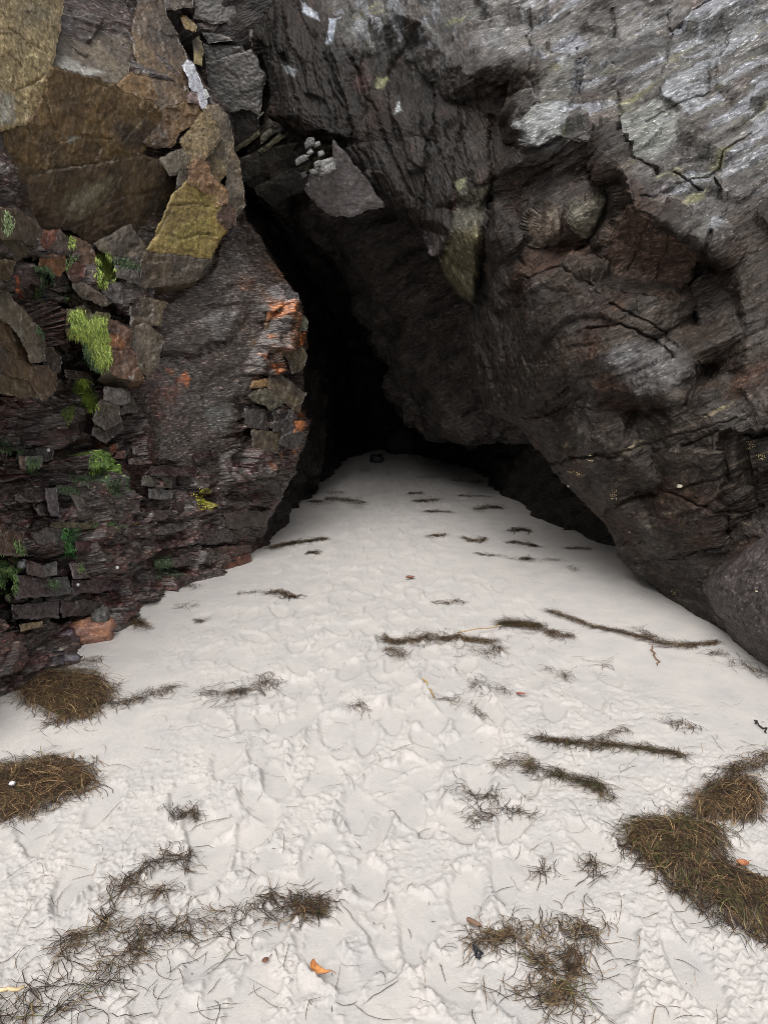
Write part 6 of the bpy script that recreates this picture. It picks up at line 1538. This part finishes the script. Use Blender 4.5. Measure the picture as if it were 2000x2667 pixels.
for lab, zm, pts, n, ln, cl in [
    ('largest bright green algae patch hanging beside the maroon rock', 'A', [(730, 985), (840, 970), (940, 1110), (980, 1040), (1090, 1050), (1122, 1260), (1152, 1470), (1100, 1560), (1000, 1560), (930, 1400), (880, 1270), (720, 1240)], 1700, (.02, .05), BR),
    ('grey green algae below the largest bright patch', 'A', [(870, 1300), (960, 1330), (1050, 1600), (980, 1590), (860, 1480)], 450, (.015, .035), DU),
    ('bright green algae patch hanging under the brown overhang', 'A', [(1000, 400), (1110, 390), (1180, 520), (1170, 620), (1090, 720), (1020, 745), (980, 560)], 900, (.018, .04), BR),
    ('mid green algae drooping below the maroon rock', 'A', [(815, 1690), (910, 1700), (960, 1830), (1002, 1950), (930, 2000), (840, 1850)], 550, (.02, .045), [(.17, .25, .03), (.12, .2, .03), (.25, .32, .05)]),
    ('dull green trail of algae left of the dark wet hollow', 'A', [(385, 760), (430, 800), (460, 930), (512, 1010), (440, 1015), (365, 920)], 350, (.012, .03), GR + DU),
    ('dark green algae on the left end of the reddish ledge', 'A', [(380, 500), (540, 560), (525, 720), (440, 740), (395, 600)], 450, (.012, .03), DU),
    ('thin dull algae trail below the dark wet hollow', 'A', [(380, 1040), (450, 1060), (472, 1250), (400, 1180)], 200, (.012, .03), DU),
    ('small yellow green algae tuft on the reddish ledge', 'A', [(710, 220), (745, 225), (772, 310), (740, 325)], 130, (.012, .025), BR),
    ('small algae strip between the reddish blocks', 'A', [(690, 440), (780, 400), (800, 440), (720, 500), (690, 600)], 160, (.012, .025), GR),
    ('faded olive algae patch low under the maroon rock', 'A', [(620, 1990), (780, 1960), (762, 2080), (690, 2140), (640, 2100)], 260, (.012, .03), [(.12, .15, .03), (.07, .1, .03)]),
    ('pale lichen green patch at the left edge beneath the cream block', 'A', [(50, -60), (140, 0), (142, 100), (90, 210), (45, 150)], 260, (.01, .02), [(.25, .32, .16), (.18, .25, .1), (.32, .38, .25)]),
    ('dark moss on top of the two small grey blocks', 'A', [(1190, 440), (1440, 490), (1430, 560), (1300, 540), (1190, 500)], 260, (.01, .025), DU),
    ('bright green algae patch on the layered lower wall', 'B', [(675, 255), (830, 258), (945, 350), (922, 455), (820, 440), (740, 380)], 800, (.012, .03), GR + [(.25, .38, .04)]),
    ('blue green algae film on a slab below the bright layered patch', 'B', [(595, 450), (762, 462), (772, 555), (640, 525)], 330, (.008, .02), DU),
    ('blue green algae film right of the dark gap in the layered wall', 'B', [(870, 465), (1030, 480), (1042, 600), (950, 605)], 360, (.008, .02), DU),
    ('grey green algae skin on a thin ledge of the layered wall', 'B', [(490, 540), (690, 545), (680, 600), (500, 595)], 220, (.008, .018), DU),
    ('upright green algae strip in the dark maroon wall', 'B', [(538, 908), (622, 908), (612, 1030), (655, 1130), (560, 1115)], 380, (.01, .025), [(.05, .16, .04), (.04, .11, .03), (.09, .22, .06)]),
    ('tall green algae curtain at the left edge low on the wall', 'B', [(-40, 1110), (20, 1120), (80, 1180), (142, 1250), (145, 1450), (60, 1465), (0, 1380), (-40, 1350)], 700, (.012, .03), GR),
    ('tiny green algae dab right of the upright strip', 'B', [(650, 1190), (700, 1200), (712, 1260), (680, 1265)], 110, (.008, .02), GR),
    ('mint green algae dab on a small grey stone of the left wall', 'B', [(430, 1315), (500, 1340), (482, 1425), (420, 1385)], 150, (.008, .02), DU + GR[:1]),
    ('mossy coat on the small square block at far left', 'B', [(230, 300), (355, 300), (340, 360), (320, 440), (240, 430)], 260, (.008, .02), DU + GR[:1]),
    ('greenish film high on the far left wall', 'B', [(-30, 130), (90, 150), (200, 230), (130, 300), (20, 220)], 260, (.008, .02), DU + GR[:1]),
    ('green dots trail at far left above the tall curtain', 'B', [(130, 1000), (190, 1010), (205, 1110), (160, 1110)], 120, (.008, .02), GR),
    ('algae fringe along the orange brown ledge', 'B', [(800, 835), (1060, 840), (1060, 880), (800, 870)], 220, (.008, .02), DU + GR[:1]),
    ('lemon yellow algae streak on the dark slab above the sand', 'd', [(988, 830), (1020, 815), (1042, 870), (1058, 912), (1030, 932), (1000, 892)], 150, (.006, .014), YE),
    ('dark green algae patch low on the wall near the sand', 'd', [(780, 1170), (870, 1160), (882, 1240), (800, 1285)], 380, (.008, .02), DU)]:
    tuft(lab, Z(zm, pts), n, ln, cl, GA, 'algae_patch', 'algae')
TA = [(.45, .36, .2), (.55, .45, .28), (.35, .27, .14)]
for lab, (x, y), w in [('pale barnacle tuft, upper of the pair at the right edge', (1515, 720), 26), ('pale barnacle tuft, lower of the pair at the right edge', (1582, 790), 22), ('pale tuft on the lip of the right overhang, uppermost', (545, 798), 16),
                       ('pale tuft on the lip of the right overhang, left of two', (435, 890), 10), ('pale tuft on the lip of the right overhang, right of two', (480, 888), 14), ('tan crust tuft on the lower lip of the right overhang', (695, 1030), 24),
                       ('yellowish shell tuft under the lip above the boulder', (1058, 1610), 14)]:
    tuft(lab, Z('f', [(x - w, y - w * .6), (x + w * .4, y - w), (x + w, y), (x + w * .5, y + w), (x - w * .6, y + w * .8)]), 90, (.008, .02), TA, 'pale tufts on the right rock', 'barnacle_tuft', 'barnacle', droop=.3, width=(.002, .004))
